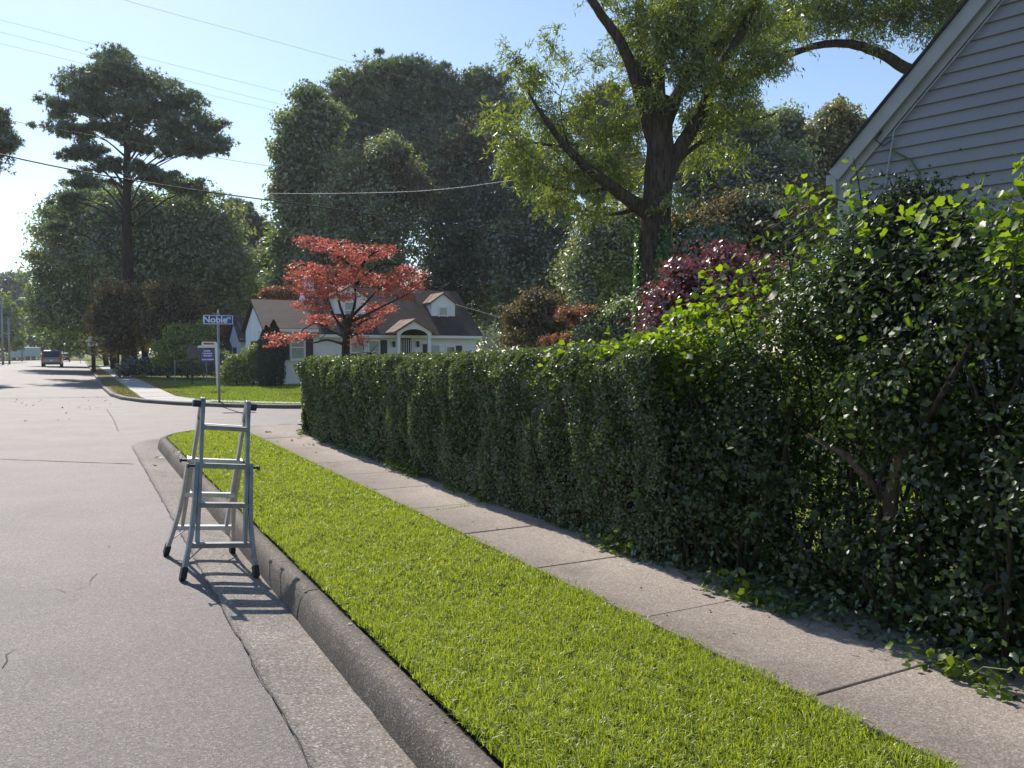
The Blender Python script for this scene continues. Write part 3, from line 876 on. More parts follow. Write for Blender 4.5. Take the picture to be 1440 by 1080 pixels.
def build_overgrown():
    rng = np.random.default_rng(33)
    # bush A : broad dark leaves, next to the hedge
    def bush(name, label, lobes, n, size, mat, tmpl, seed, stems, flat=1.0, core=None):
        rng = np.random.default_rng(seed)
        c0 = Vector((lobes[0][0][0], lobes[0][0][1], .13))
        root = empty(name, c0, label=label, cat='shrub')
        P, N = blob_points(rng, n, lobes, .55, flat)
        m = P[:, 2] > .16
        P, N = P[m], N[m]
        N += rng.normal(size=N.shape) * .5
        leaf_mesh('foliage', P - np.array(c0), N, size * np.where(rng.random(len(P)) < .07, rng.uniform(1.2, 1.7, len(P)), rng.uniform(.5, 1.1, len(P))), tmpl, mat, root, rng, kind='stuff')
        pr = random.Random(seed)
        m = MB()
        for i in range(stems):
            l = lobes[pr.randrange(len(lobes))]
            b = Vector((l[0][0] + pr.uniform(-.2, .3), l[0][1] + pr.uniform(-.4, .4), .12)); e = Vector(l[0]) + Vector((pr.uniform(-.9, .9) * l[1][0], pr.uniform(-.9, .9) * l[1][1], pr.uniform(-.3, .9) * l[1][2]))
            mid = (b + e) / 2 + Vector((pr.uniform(-.15, .15), pr.uniform(-.15, .15), .15))
            r0 = pr.uniform(.008, .022)
            m.tube([b - c0, (b + mid) / 2 - c0 + Vector((0, 0, .05)), mid - c0, e - c0], [r0, r0 * .85, r0 * .6, r0 * .25], 5)
        m.build('stems', M['bark'], root, kind='stuff')
        return root

    bush('overgrown_shrub', 'tall overgrown dark green bush rising above the near end of the clipped hedge',
         [((4.45, 4.15, 1.28), (.62, .8, .78), 1.1), ((4.55, 3.5, 1.98), (.62, .6, .72), 1.3), ((4.35, 4.75, .98), (.6, .7, .66), .8),
          ((4.3, 3.5, .8), (.5, .8, .6), .42), ((4.5, 4.8, 1.2), (.5, .6, .5), .7), ((4.5, 3.78, 2.02), (.45, .45, .42), .8), ((3.95, 4.5, .5), (.28, .5, .4), .4), ((3.84, 4.7, 1.22), (.30, .55, .40), .75), ((3.86, 4.6, .62), (.27, .55, .40), .6), ((3.90, 4.05, 1.05), (.28, .55, .5), .6), ((4.2, 4.4, .6), (.5, .8, .6), .8), ((3.98, 4.0, 1.35), (.30, .5, .35), .5), ((3.95, 4.7, .95), (.26, .5, .4), .6), ((4.0, 5.3, 1.2), (.3, .6, .5), .5), ((3.98, 3.5, .55), (.26, .5, .35), .4)],
         74000, .040, M['shrub'], T_QUAD, 41, 90)
    bush('overgrown_shrub', 'tangled dark bush at the right edge in front of the grey sided house',
         [((4.5, 2.7, 1.65), (.62, .75, .80), 1.2), ((4.55, 1.9, 1.7), (.6, .7, .80), 1), ((4.35, 2.6, .7), (.52, .8, .62), .5), ((4.3, 1.7, .8), (.5, .7, .75), .8), ((4.7, 2.6, 2.15), (.3, .45, .35), .3),
          ((4.02, 2.9, 1.45), (.28, .4, .3), .4), ((4.0, 2.3, 1.05), (.26, .5, .35), .5), ((4.0, 2.6, .5), (.28, .6, .3), .5), ((4.05, 2.3, 1.9), (.28, .4, .3), .4)],
         52000, .047, M['shrub'], T_QUAD, 42, 90)
    bush('yew_bush', 'dark spiky evergreen poking up through the overgrown bush below the gable',
         [((4.65, 3.4, 2.35), (.34, .38, .40), 1.0), ((4.5, 3.2, 2.0), (.4, .4, .45), .8), ((4.3, 5.5, 1.15), (.4, .5, .5), .5)],
         9000, .06, M['yew'], T_NEEDLE, 43, 10)
    # a stout reddish stem low in the bush
    p = ground(1245, 800, .13)
    root = empty('bare_trunk', p, label='short reddish bare trunk low inside the overgrown bush', cat='trunk')
    root.location = (4.02, 2.95, .13)
    MB().tube([(0, 0, 0), (.02, .02, .35), (.0, .03, .7), (.06, -.02, 1.1), (.12, .05, 1.6)], [.05, .045, .042, .035, .02], 8).build('stem', M['bark_pale'], root, smooth=True)
    MB().tube([(.0, .03, .7), (-.1, .25, .95), (-.14, .5, 1.05)], [.028, .022, .012], 6).build('side_branch', M['bark_pale'], root, smooth=True)
    MB().tube([(.06, -.02, 1.0), (-.12, -.3, 1.25), (-.2, -.55, 1.6)], [.026, .018, .01], 6).build('side_branch', M['bark'], root, smooth=True)

    # vine draped over: individual large leaves
    vroot = empty('grape_vine', (4.2, 4.3, .13), label='yellow-green wild vine with lobed leaves sprawling over the hedge end and bush', cat='vine')
    vo = Vector(vroot.location)
    V, Fc = T_LOBED
    lm = []
    for q in range(3):
        me = bpy.data.meshes.new('leaf')
        me.from_pydata([tuple(v * (1, 1, 1 + q * .8)) for v in V], [], [tuple(f) for f in Fc]); me.materials.append(M['vine']); me.shade_smooth(); lm.append(me)
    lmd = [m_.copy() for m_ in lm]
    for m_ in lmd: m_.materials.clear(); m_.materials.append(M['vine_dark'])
    pr = random.Random(8)
    prof = [(2.2, 2.42), (2.6, 2.42), (3.0, 2.48), (3.4, 2.66), (3.8, 2.46), (4.2, 2.12), (4.6, 1.86), (5.1, 1.74), (5.6, 1.70), (6.2, 1.72)]
    pos, size, nrm = [], [], []
    for i in range(290):
        if i < 235: yv = pr.triangular(3.6, 6.1, 4.7)
        else: yv = pr.uniform(2.1, 3.7)
        h = np.interp(yv, [a for a, _ in prof], [b for _, b in prof])
        side = pr.random()
        if side < .62:
            x = pr.uniform(3.75, 4.7); z = h + (pr.uniform(-.12, .07) if i < 235 else pr.uniform(-.35, .02)); nn = Vector((pr.uniform(-.5, .2), pr.uniform(-.2, .7), 1))
        else:
            x = pr.uniform(3.56, 3.8); z = h - abs(pr.gauss(0, .38)) - .05; nn = Vector((-1, pr.uniform(-.4, .5), pr.uniform(.2, .9)))
        pos.append(Vector((x, yv, z)))
        nrm.append(nn); size.append(pr.uniform(.05, .10) if yv > 3.7 else pr.uniform(.05, .085))
    for i, (p, s, nn) in enumerate(zip(pos, size, nrm)):
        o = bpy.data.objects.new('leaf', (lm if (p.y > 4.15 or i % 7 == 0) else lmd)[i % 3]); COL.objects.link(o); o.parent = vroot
        o.location = p - vo
        q = nn.normalized().to_track_quat('Z', 'Y')
        o.rotation_mode = 'QUATERNION'
        from mathutils import Quaternion
        o.rotation_quaternion = q @ Quaternion((0, 0, 1), pr.uniform(0, 6.28))
        o.scale = (s, s, s)
    n = 2600
    rngv = np.random.default_rng(4)
    yv = np.concatenate([rngv.triangular(3.9, 4.8, 6.4, 2250), rngv.uniform(1.8, 3.6, 350)])
    h = np.interp(yv, [a for a, _ in prof], [b for _, b in prof])
    sd = rngv.random(n) < .6
    x = np.where(sd, rngv.uniform(3.7, 4.7, n), rngv.uniform(3.58, 3.8, n)); z = np.where(sd, h + rngv.normal(-.05, .07, n), h - np.abs(rngv.normal(0, .3, n)))
    P = np.stack([x, yv, z], 1)
    leaf_mesh('small_leaves', P - np.array(vo), rngv.normal(size=(n, 3)) * .6 + [(-.3, .2, .8)], rngv.uniform(.035, .07, n), T_LOBED, M['vine'], vroot, rngv, kind='stuff')
    m = MB()
    for i in range(16):
        y0 = pr.uniform(3, 5.6); pts = []
        for q in range(6):
            yy = y0 + q * .18
            pts.append(Vector((3.7 + .5 * pr.random(), yy, np.interp(yy, [a for a, _ in prof], [b for _, b in prof]) - .04 + pr.uniform(-.03, .03))) - vo)
        m.tube(pts, .004, 4)
    # long free tendrils arching to the left
    for (a, b, c) in (((1100, 300), (1050, 278), (1012, 292)), ((1130, 310), (1060, 262), (1005, 300))):
        pts = [at(*a, 5.6) - vo, at(*b, 5.8) - vo, at(*c, 6.0) - vo]
        pts = [pts[0], (pts[0] + pts[1]) / 2 + Vector((0, 0, .02)), pts[1], (pts[1] + pts[2]) / 2 + Vector((0, 0, .01)), pts[2]]
        m.tube(pts, .003, 4)
    m.build('tendrils', M['bark_pale'], vroot, kind='stuff')
    # leafy sprig standing up in front of the siding and one at the right edge
    for (nm, lab, px, py0, py1, zc, nl, sd) in (('leafy_shoot', 'slender leafy shoot standing up against the lapboard wall', 1212, 290, 222, 5.4, 13, 1),
                                               ('leafy_shoot', 'bright leafy shoot leaning in from the right edge over the bushes', 1440, 300, 205, 3.9, 26, 2),
                                               ('leafy_shoot', 'pale backlit spray of leaves hanging from the bush at mid height on the right', 1425, 375, 330, 3.6, 18, 3)):
        b = at(px, py0, zc); e = at(px + (-12 if sd == 1 else 6), py1, zc)
        root = empty(nm, b, label=lab, cat='shoot')
        MB().tube([(0, 0, -.25), (0, 0, 0), tuple((e - b) * .5 + Vector((.01, 0, 0))), tuple(e - b)], [.005, .005, .004, .002], 5).build('stem', M['bark'], root)
        r3 = random.Random(sd)
        for i in range(nl):
            f = (i + .5) / nl
            o = bpy.data.objects.new('leaf', lm[i % 3]); COL.objects.link(o); o.parent = root
            o.location = (e - b) * f + Vector((r3.uniform(-.08, .08), r3.uniform(-.08, .08), r3.uniform(-.03, .03)))
            o.rotation_euler = (r3.uniform(-.8, .8), r3.uniform(-.8, .8), r3.uniform(0, 6)); s = r3.uniform(.035, .06) * (1.0 if sd == 1 else 1.3); o.scale = (s * .75, s, s)


build_overgrown()


# ground cover under the bushes and weeds at the hedge foot
def ground_cover():
    rng = np.random.default_rng(55)
    n = 15000
    Y = 1.2 + rng.random(n) ** .8 * 13.8
    wdt = np.clip((6.5 - Y) / 4, 0, 1)
    X = rng.uniform(3.62, 4.2, n) - wdt * rng.beta(1, 2.5, n) * .10 + fbm(np.stack([Y * 1.0, Y * 0, Y * 0], 1), 3, 2.6) * .07
    Z = .13 + rng.beta(1.2, 3, n) * (.12 + .28 * wdt)
    P = np.stack([X, Y, Z], 1)
    leaf_mesh('ground_cover', P, rng.normal(size=(n, 3)) * .6 + [(-.3, 0, .8)], rng.uniform(.02, .055, n) * (1 + .2 * wdt), T_QUAD, M['ground_cover'], None, rng, kind='stuff',
              label='low dark ivy and weeds along the foot of the hedge and bushes', cat='ground cover')


ground_cover()
WEEDS = [(425, 612, .5, 'weeds at the far hedge corner beside the sidewalk end'), (470, 622, .45, 'small weed tuft at the hedge foot near its far end'),
         (562, 662, .8, 'sprawling yellow-green weeds spilling onto the sidewalk at the hedge foot'), (606, 668, .8, 'weed clump just nearer than the sprawling yellow-green weeds'),
         (655, 690, .6, 'weed patch at the hedge foot halfway along the sidewalk'), (690, 705, .5, 'low weed clump at hedge foot nearer than the halfway weed patch'),
         (886, 775, .75, 'bright round-leaved weed at the sidewalk edge beside a slab joint'), (1085, 835, .8, 'pale broad-leaved weed standing out at the shaded sidewalk edge'),
         (1150, 855, .6, 'dim weed clump between the pale broad-leaved weed and the near corner'), (1420, 935, .7, 'leafy weed at the bottom right corner by the sidewalk')]
wv, wf = T_LOBED
for i, (px, py, s, lab) in enumerate(WEEDS):
    p = ground(px, py, .14); p.x = min(max(p.x - .04, 3.46), 3.60)
    root = empty('weed_clump', p, label=lab, cat='weed', group='weeds along the hedge foot')
    r = np.random.default_rng(100 + i)
    n = int(80 * s) + 20
    P = np.stack([r.normal(0, .07 * s, n), r.normal(0, .22 * s, n), np.abs(r.normal(.04, .07 * s, n)) + .01], 1)
    leaf_mesh('leaves', P, r.normal(size=(n, 3)) * .5 + [(-.3, .1, .9)], r.uniform(.03, .065, n) * (.7 + .4 * s), T_LOBED if i in (6, 7, 9) else T_QUAD, M['weed'] if i not in (8,) else M['ground_cover'], root, r)
    m = MB()
    for q in range(8):
        e = P[q]; m.tube([(0, 0, -.02), (e[0] * .5, e[1] * .5, e[2] * .8), tuple(e)], .0025, 4)
    m.build('stems', M['weed'], root)

# tufts of grass in slab joints
rngj = np.random.default_rng(5)
for q, (px, py) in enumerate(((618, 716), (632, 715), (648, 713))): pass
p0 = ground(615, 718, .15); p1 = ground(662, 711, .15)
n = 130; tt = rngj.random(n)
blades('joint_grass', p0.x + (p1.x - p0.x) * tt, p0.y + (p1.y - p0.y) * tt + rngj.normal(0, .01, n), np.full(n, .145), rngj.uniform(.01, .035, n), np.full(n, .006), M['blade'], rngj, .9,
       label='thin line of grass growing in a sidewalk joint', cat='grass')

# leaf litter on road, kerb and grass
rngl = np.random.default_rng(77)
lit = []
for (px, py, n, sp) in ((45, 568, 7, 14), (127, 574, 10, 5), (65, 590, 5, 20), (25, 694, 3, 15), (305, 815, 4, 4), (155, 560, 30, 9), (230, 572, 30, 20), (60, 565, 8, 30), (560, 795, 3, 30), (155, 770, 3, 30), (620, 500, 0, 1)):
    for i in range(n):
        p = ground(px + rngl.normal(0, sp * 1.6), max(548, py + rngl.normal(0, sp * .25)), .05); lit.append((p.x, p.y, road_z(p.x) + .015))
for i in range(26):
    lit.append((1.19 + rngl.uniform(.06, .13), rngl.uniform(2, 14), .158))
for i in range(24):
    lit.append((rngl.uniform(.95, 1.17), rngl.uniform(2, 14), .0))
for i in range(60):
    lit.append((rngl.uniform(2.9, 4.0) ** 1.0, rngl.uniform(2, 16), .158))
P = np.array(lit)
leaf_mesh('fallen_leaves', P, rngl.normal(size=P.shape) * .3 + [(0, 0, 1)], np.where(P[:, 1] > 12, rngl.uniform(.05, .11, len(P)), rngl.uniform(.015, .035, len(P))), T_QUAD, M['leaf_litter'], None, rngl, kind='stuff',
          label='scattered dry leaves on the road and kerb', cat='leaves')

# ------------------------------------------------------------------ grey sided house at the right
def near_house():
    c0 = at(1185, 231, 9.6)
    s = Vector((.238, -.971, 0)).normalized()
    rz = math.atan2(s.y, s.x)
    eave = c0.z - .12                          # wall top at the corner
    root = empty('sided_house', (c0.x, c0.y, .12), rz, label='house gable with pale grey lapped siding and white rake boards rising above the bushes', cat='house')
    # local frame: +x along the gable wall (towards the camera), +y = s rotated +90 = away from the road
    E = eave - .12
    slope = 1.02
    half = 4.3
    def roof(x): return E + slope * min(x, 2 * half - x)
    EXP = .140
    z = .5; i = 0
    while z < E + slope * half:
        z1 = z + EXP
        # board extents clipped by the roof line
        def xr(zz): return 0 if zz <= E else (zz - E) / slope
        if xr(z) >= half - .1: break
        a0, a1 = xr(z) + .02, min(xr(z1), half) + .02
        b0, b1 = 2 * half - a0, 2 * half - a1
        t0, t1 = -.034, -.004                # lower edge proud, upper edge tucked in
        m = MB()
        breaks = [a0]
        vs = [(a0, t0, z), (b0, t0, z), (b1, t1, z1), (a1, t1, z1), (a0, .01, z), (b0, .01, z), (b1, .01, z1), (a1, .01, z1), (a0, t0 + .001, z - .0)]
        m.add(vs[:8], [(0, 1, 2, 3), (4, 7, 6, 5), (0, 4, 5, 1), (1, 5, 6, 2), (2, 6, 7, 3), (3, 7, 4, 0)])
        m.build('siding_board', M['siding'], root)
        z = z1; i += 1
    # foundation and body behind the boards
    m = MB()
    poly = [(0, 0), (2 * half, 0), (2 * half, E), (half, E + slope * half), (0, E)]
    m.prism(poly, .012, 8.5, 'y').build('house_body', M['trim'], root)
    # side wall siding towards the street corner
    # frieze board on the wall under the rake
    L = math.hypot(half, slope * half)
    nx, nz = slope / math.hypot(1, slope), -1 / math.hypot(1, slope)
    def strip(off0, off1, y0, y1, name, mat, x0=-.02, x1=half):
        m = MB()
        for (xa, xb, sg) in ((x0, x1, 1),):
            P = [(xa, E + slope * xa), (xb, E + slope * xb)]
            poly = [(P[0][0] + nx * off0, P[0][1] + nz * off0), (P[1][0] + nx * off0, P[1][1] + nz * off0), (P[1][0] + nx * off1, P[1][1] + nz * off1), (P[0][0] + nx * off1, P[0][1] + nz * off1)]
            m.prism(poly, y0, y1, 'y')
            poly2 = [(2 * half - u, v) for u, v in poly]
            m.prism(poly2, y0, y1, 'y')
        return m.build(name, M[mat], root)
    strip(.03, .14, -.05, -.036, 'frieze_board', 'trim')
    strip(-.10, .06, -.125, -.10, 'rake_board', 'trim', -.04)
    strip(-.02, .0, -.099, -.052, 'soffit', 'trim', -.04)
    # thin pipe / cable running up along the frieze
    m = MB(); m.tube([(.52, -.045, E - .25), (.62, -.060, E + slope * .62 - .25), (1.2, -.060, E + slope * 1.2 - .25), (3.5, -.060, E + slope * 3.5 - .25)], .010, 6)
    m.build('cable', M['galv'], root)
    m = MB(); m.tube([(.48, -.06, E + .40), (.44, -.12, E + .30), (.52, -.10, E + .22), (.60, -.06, E + .28)], .008, 5).build('cable_hook', M['wire_black'], root)
    # roof planes
    for sg in (1, -1):
        def X(x): return x if sg == 1 else 2 * half - x
        m = MB()
        a = (X(-.07), E - slope * .07 + .145); b = (X(half), E + slope * half + .145)
        m.prism([a, b, (b[0], b[1] + .035), (a[0] , a[1] + .035)], -.16, 8.7, 'y').build('roof', M['roof_dark'], root)
    # eave return box, gutter and corner board
    MB().box(-.07, -.032, -.10, .0, E - .26, E - .03).build('eave_return', M['trim'], root)
    MB().box(-.16, -.072, -.09, 8.5, E - .12, E + .0).build('roof_gutter', M['trim'], root)
    MB().box(-.03, .11, -.045, -.028, .3, E - .02).build('corner_board', M['trim'], root)
    # a vine running up the wall
    m = MB(); m.tube([(.86, -.05, E - .35), (.90, -.05, E - .15), (.80, -.05, E + .02), (.60, -.05, E + .16)], .012, 5).build('wall_creeper', M['ivy'], root)


near_house()

# ------------------------------------------------------------------ white house beyond the corner
def window_part(root, x0, x1, z0, z1, y=-.02, mat='blind', mull=True, frame='white_paint'):
    f = MB()
    w = .07
    f.box(x0, x1, y - .05, y, z0, z0 + w).box(x0, x1, y - .05, y, z1 - w, z1).box(x0, x0 + w, y - .05, y, z0 + w, z1 - w).box(x1 - w, x1, y - .05, y, z0 + w, z1 - w)
    fo = f.build('window', M[frame], root)
    MB().box(x0 + w, x1 - w, y - .01, y + .0, z0 + w, z1 - w).build('pane', M[mat], fo)
    if mull:
        MB().box(x0 + w, x1 - w, y - .035, y - .012, (z0 + z1) / 2 - .03, (z0 + z1) / 2 + .03).build('meeting_rail', M[frame], fo)
    MB().box(x0 - .05, x1 + .05, y - .09, y - .001, z0 - .06, z0 - .002).build('sill', M[frame], fo)
    return fo


def white_house():
    YF = 39.0
    X0 = onY(373, YF).x
    root = empty('white_house', (X0, YF, .12), 0, label='white storey-and-a-half house with brown roof, two dormers and an arched entrance porch', cat='house')
    def lx(px, dy=0): return onY(px, YF + dy).x - X0
    def lz(px, py, dy=0): return onY(px, YF + dy, py).z - .12
    L = lx(669); XM = lx(446)
    EW, EM = lz(400, 462), lz(560, 471)
    D = 6.0
    RW = lz(400, 424, 2.5)
    RM = lz(590, 411, 3)
    # walls
    MB().prism([(.0, 0), (XM, 0), (XM, EW), (0, EW)], 0, 5, 'y').build('wing_wall', M['white_wall'], root)
    MB().prism([(0, EW), (2.5, RW - .1), (5, EW)], 0, XM, 'x').build('wing_gable', M['white_wall'], root)
    MB().box(XM, L, -.01, D, 0, EM).build('main_wall', M['white_wall'], root)
    MB().prism([(-.01, EM), (3, RM - .1), (D, EM)], XM + .01, L - .01, 'x').build('main_gable', M['white_wall'], root)
    # roofs as slabs
    def roof(xa, xb, ya, yb, ze, zr, ym, name='roof'):
        m = MB()
        m.prism([(ya, ze), (ym, zr), (ym, zr + .12), (ya - .03, ze + .1)], xa, xb, 'x')
        m.prism([(yb, ze), (yb + .03, ze + .1), (ym, zr + .12), (ym, zr)], xa, xb, 'x')
        return m.build(name, M['roof_brown'], root)
    roof(-.18, XM - .01, -.35, 5.35, EW - .10, RW - .05, 2.5)
    roof(XM, L + .25, -.35, D + .35, EM - .08, RM, 3, 'roof')
    MB().box(-.16, XM - .02, -.40, -.36, EW - .16, EW - .02).build('fascia', M['white_paint'], root)
    MB().box(XM + .02, L + .2, -.40, -.36, EM - .16, EM - .02).build('fascia', M['white_paint'], root)
    # chimney
    MB().box(lx(428, 3), lx(440, 3), 2.6, 3.3, RW - .3, RM + .55).build('chimney', M['white_wall'], root)
    # windows with shutters on the front
    def W(pa, pb, ya, yb, shut=(0, 0), mat='blind'):
        window_part(root, lx(pa), lx(pb), lz(pa, yb), lz(pa, ya), mat=mat)
        w = lx(pb) - lx(pa)
        for side, on in zip((-1, 1), shut):
            if on:
                xa = lx(pa) - .38 if side < 0 else lx(pb) + .04
                MB().box(xa, xa + .34, -.05, -.002 - .01, lz(pa, yb), lz(pa, ya)).build('shutter', M['shutter'], root)
    W(408, 429, 471, 506, (1, 1)); W(492, 513, 480, 512, (1, 0)); W(517, 534, 478, 512, (0, 1)); W(604, 619, 484, 512, (1, 0)); W(626, 640, 486, 512, (0, 1), 'glass')
    # side window in the wing's left gable wall
    g = MB().box(-.03, -.005, 1.2, 3.4, .9, 2.1).build('side_window', M['glass'], root)
    # portico
    pa, pb = lx(558, -1.3), lx(606, -1.3)
    zb, zp = lz(560, 470, -1.3), lz(582, 452, -1.3)
    xm = (pa + pb) / 2
    # pediment with an arch cut-out
    arch = [(pa, zb - .1), (pa + .1, zb - .1)]
    for k in range(0, 13):
        an = math.pi * k / 12
        arch.append((xm - math.cos(an) * (xm - pa - .16), zb - .12 + math.sin(an) * .38 * 1.0))
    arch += [(pb - .1, zb - .1), (pb, zb - .1), (pb, zb + .12), (xm, zp), (pa, zb + .12)]
    MB().prism(arch, -1.38, -1.3, 'y').build('pediment', M['white_paint'], root)
    m = MB()
    m.prism([(pa - .2, zb + .0), (xm, zp + .02), (xm, zp + .14), (pa - .24, zb + .10)], -1.5, 1.2, 'y').build('portico_roof', M['roof_red'], root)
    m = MB()
    m.prism([(pb + .2, zb + .0), (xm, zp + .021), (xm, zp + .14), (pb + .24, zb + .10)], -1.5, 1.2, 'y').build('portico_roof', M['roof_red'], root)
    for xx in (pa + .1, pb - .1):
        MB().box(xx - .07, xx + .07, -1.37, -1.23, .3, zb - .1).build('portico_post', M['white_paint'], root)
    MB().box(pa, pb, -1.45, -.02, 0, .3).build('portico_step', M['concrete_far'], root)
    d = MB().box(lx(563), lx(578), -.06, -.012, .3, 2.35).build('door', M['door'], root)
    for k in range(5):
        xx = lx(563) + (lx(578) - lx(563)) * (k + .5) / 5
        MB().box(xx - .012, xx + .012, -.085, -.061, .4, 2.2).build('door_bar', M['white_paint'], d)
    for px in (553, 587):
        MB().tube([(lx(px), -.12, lz(px, 488)), (lx(px), -.12, lz(px, 480))], [.07, .09], 6).build('wall_lamp', M['door'], root)
    # dormers
    for (a, b, pk, base, top, wa, wb, wy0, wy1, dy) in ((607, 640, 624, 459, 427, 616, 630, 431, 457, 1.0), (471, 517, 493, 452, 418, 484, 503, 424, 449, 1.0)):
        xa, xb = lx(a, dy), lx(b, dy); z0, z1, zr = lz(pk, base, dy), lz(pk, top, dy), lz(pk, 414 if a > 600 else 403, dy)
        xm = (xa + xb) / 2
        MB().prism([(xa, z0), (xb, z0), (xb, z1), (xm, zr), (xa, z1)], dy, 3.0, 'y').build('dormer', M['white_wall'], root)
        m = MB()
        m.prism([(xa - .12, z1 - .05), (xm, zr + .02), (xm, zr + .12), (xa - .14, z1 + .04)], dy - .12, 3.1, 'y')
        m.prism([(xb + .12, z1 - .05), (xm, zr + .021), (xm, zr + .12), (xb + .14, z1 + .04)], dy - .12, 3.1, 'y')
        m.build('dormer_roof', M['roof_red'], root)
        window_part(root, lx(wa, dy), lx(wb, dy), lz(pk, wy1, dy), lz(pk, wy0, dy), y=dy - .002)


white_house()


def blue_house():
    YF = 60.0
    X0 = onY(339, YF).x
    root = empty('blue_white_house', (X0, YF, .12), 0, label='pale bluish house with dark purple roof seen behind the street name sign', cat='house')
    def lx(px, dy=0): return onY(px, YF + dy).x - X0
    def lz(px, py, dy=0): return onY(px, YF + dy, py).z - .12
    E = lz(339, 478); Rr = lz(331, 449, 2.5)
    MB().box(0, 7, 0, 5, 0, E).build('wall', M['blue_wall'], root)
    MB().prism([(0, E), (2.5, Rr), (5, E)], 0, 7, 'x').build('gable', M['blue_wall'], root)
    m = MB().prism([(-.4, E - .15), (2.5, Rr), (2.5, Rr + .15), (-.45, E)], -.2, 7.2, 'x').prism([(5.4, E - .15), (5.45, E), (2.5, Rr + .15), (2.5, Rr + .001)], -.2, 7.2, 'x')
    m.build('roof', M['roof_purple'], root)
    MB().box(.3, 3, -2.2, 0, 1.55, 1.75).build('porch_roof', M['blue_wall'], root)
    for x in (.4, 1.6, 2.9): MB().box(x - .06, x + .06, -2.1, -1.98, 0, 1.55).build('porch_post', M['white_paint'], root)
    window_part(root, .9, 2.0, .7, 1.45, mat='glass')
    MB().box(-.03, -.004, 1.8, 3.2, .9, 1.9).build('side_window', M['glass'], root)
    r2 = empty('grey_roofed_shed', (onY(297, 64).x, 64, .12), 0, label='low dark building with grey roof left of the pale bluish house', cat='shed')
    MB().box(0, 2.2, 0, 4, 0, 1.9).build('wall', M['shutter'], r2)
    MB().prism([(-.3, 1.9), (2.0, 2.9), (4.3, 1.9), (4.3, 1.8), (-.3, 1.8)], -.2, 2.4, 'x').build('roof', M['roof_brown'], r2)


blue_house()

# ------------------------------------------------------------------ trees
def limb(pts, r0, r1, m, n=7, jit=.0, pr=None, sub=4):
    """smooth tapered limb through control points"""
    P = [Vector(p) for p in pts]
    out = []
    for i in range(len(P) - 1):
        p0 = P[max(i - 1, 0)]; p1, p2 = P[i], P[i + 1]; p3 = P[min(i + 2, len(P) - 1)]
        for k in range(sub):
            t = k / sub
            out.append(.5 * ((2 * p1) + (p2 - p0) * t + (2 * p0 - 5 * p1 + 4 * p2 - p3) * t * t + (3 * p1 - p0 - 3 * p2 + p3) * t ** 3))
    out.append(P[-1])
    if pr and jit:
        out = [o + Vector((pr.uniform(-jit, jit), pr.uniform(-jit, jit), 0)) if 0 < i < len(out) - 1 else o for i, o in enumerate(out)]
    k = len(out) - 1
    m.tube(out, [r0 + (r1 - r0) * (i / k) ** .85 for i in range(k + 1)], n)


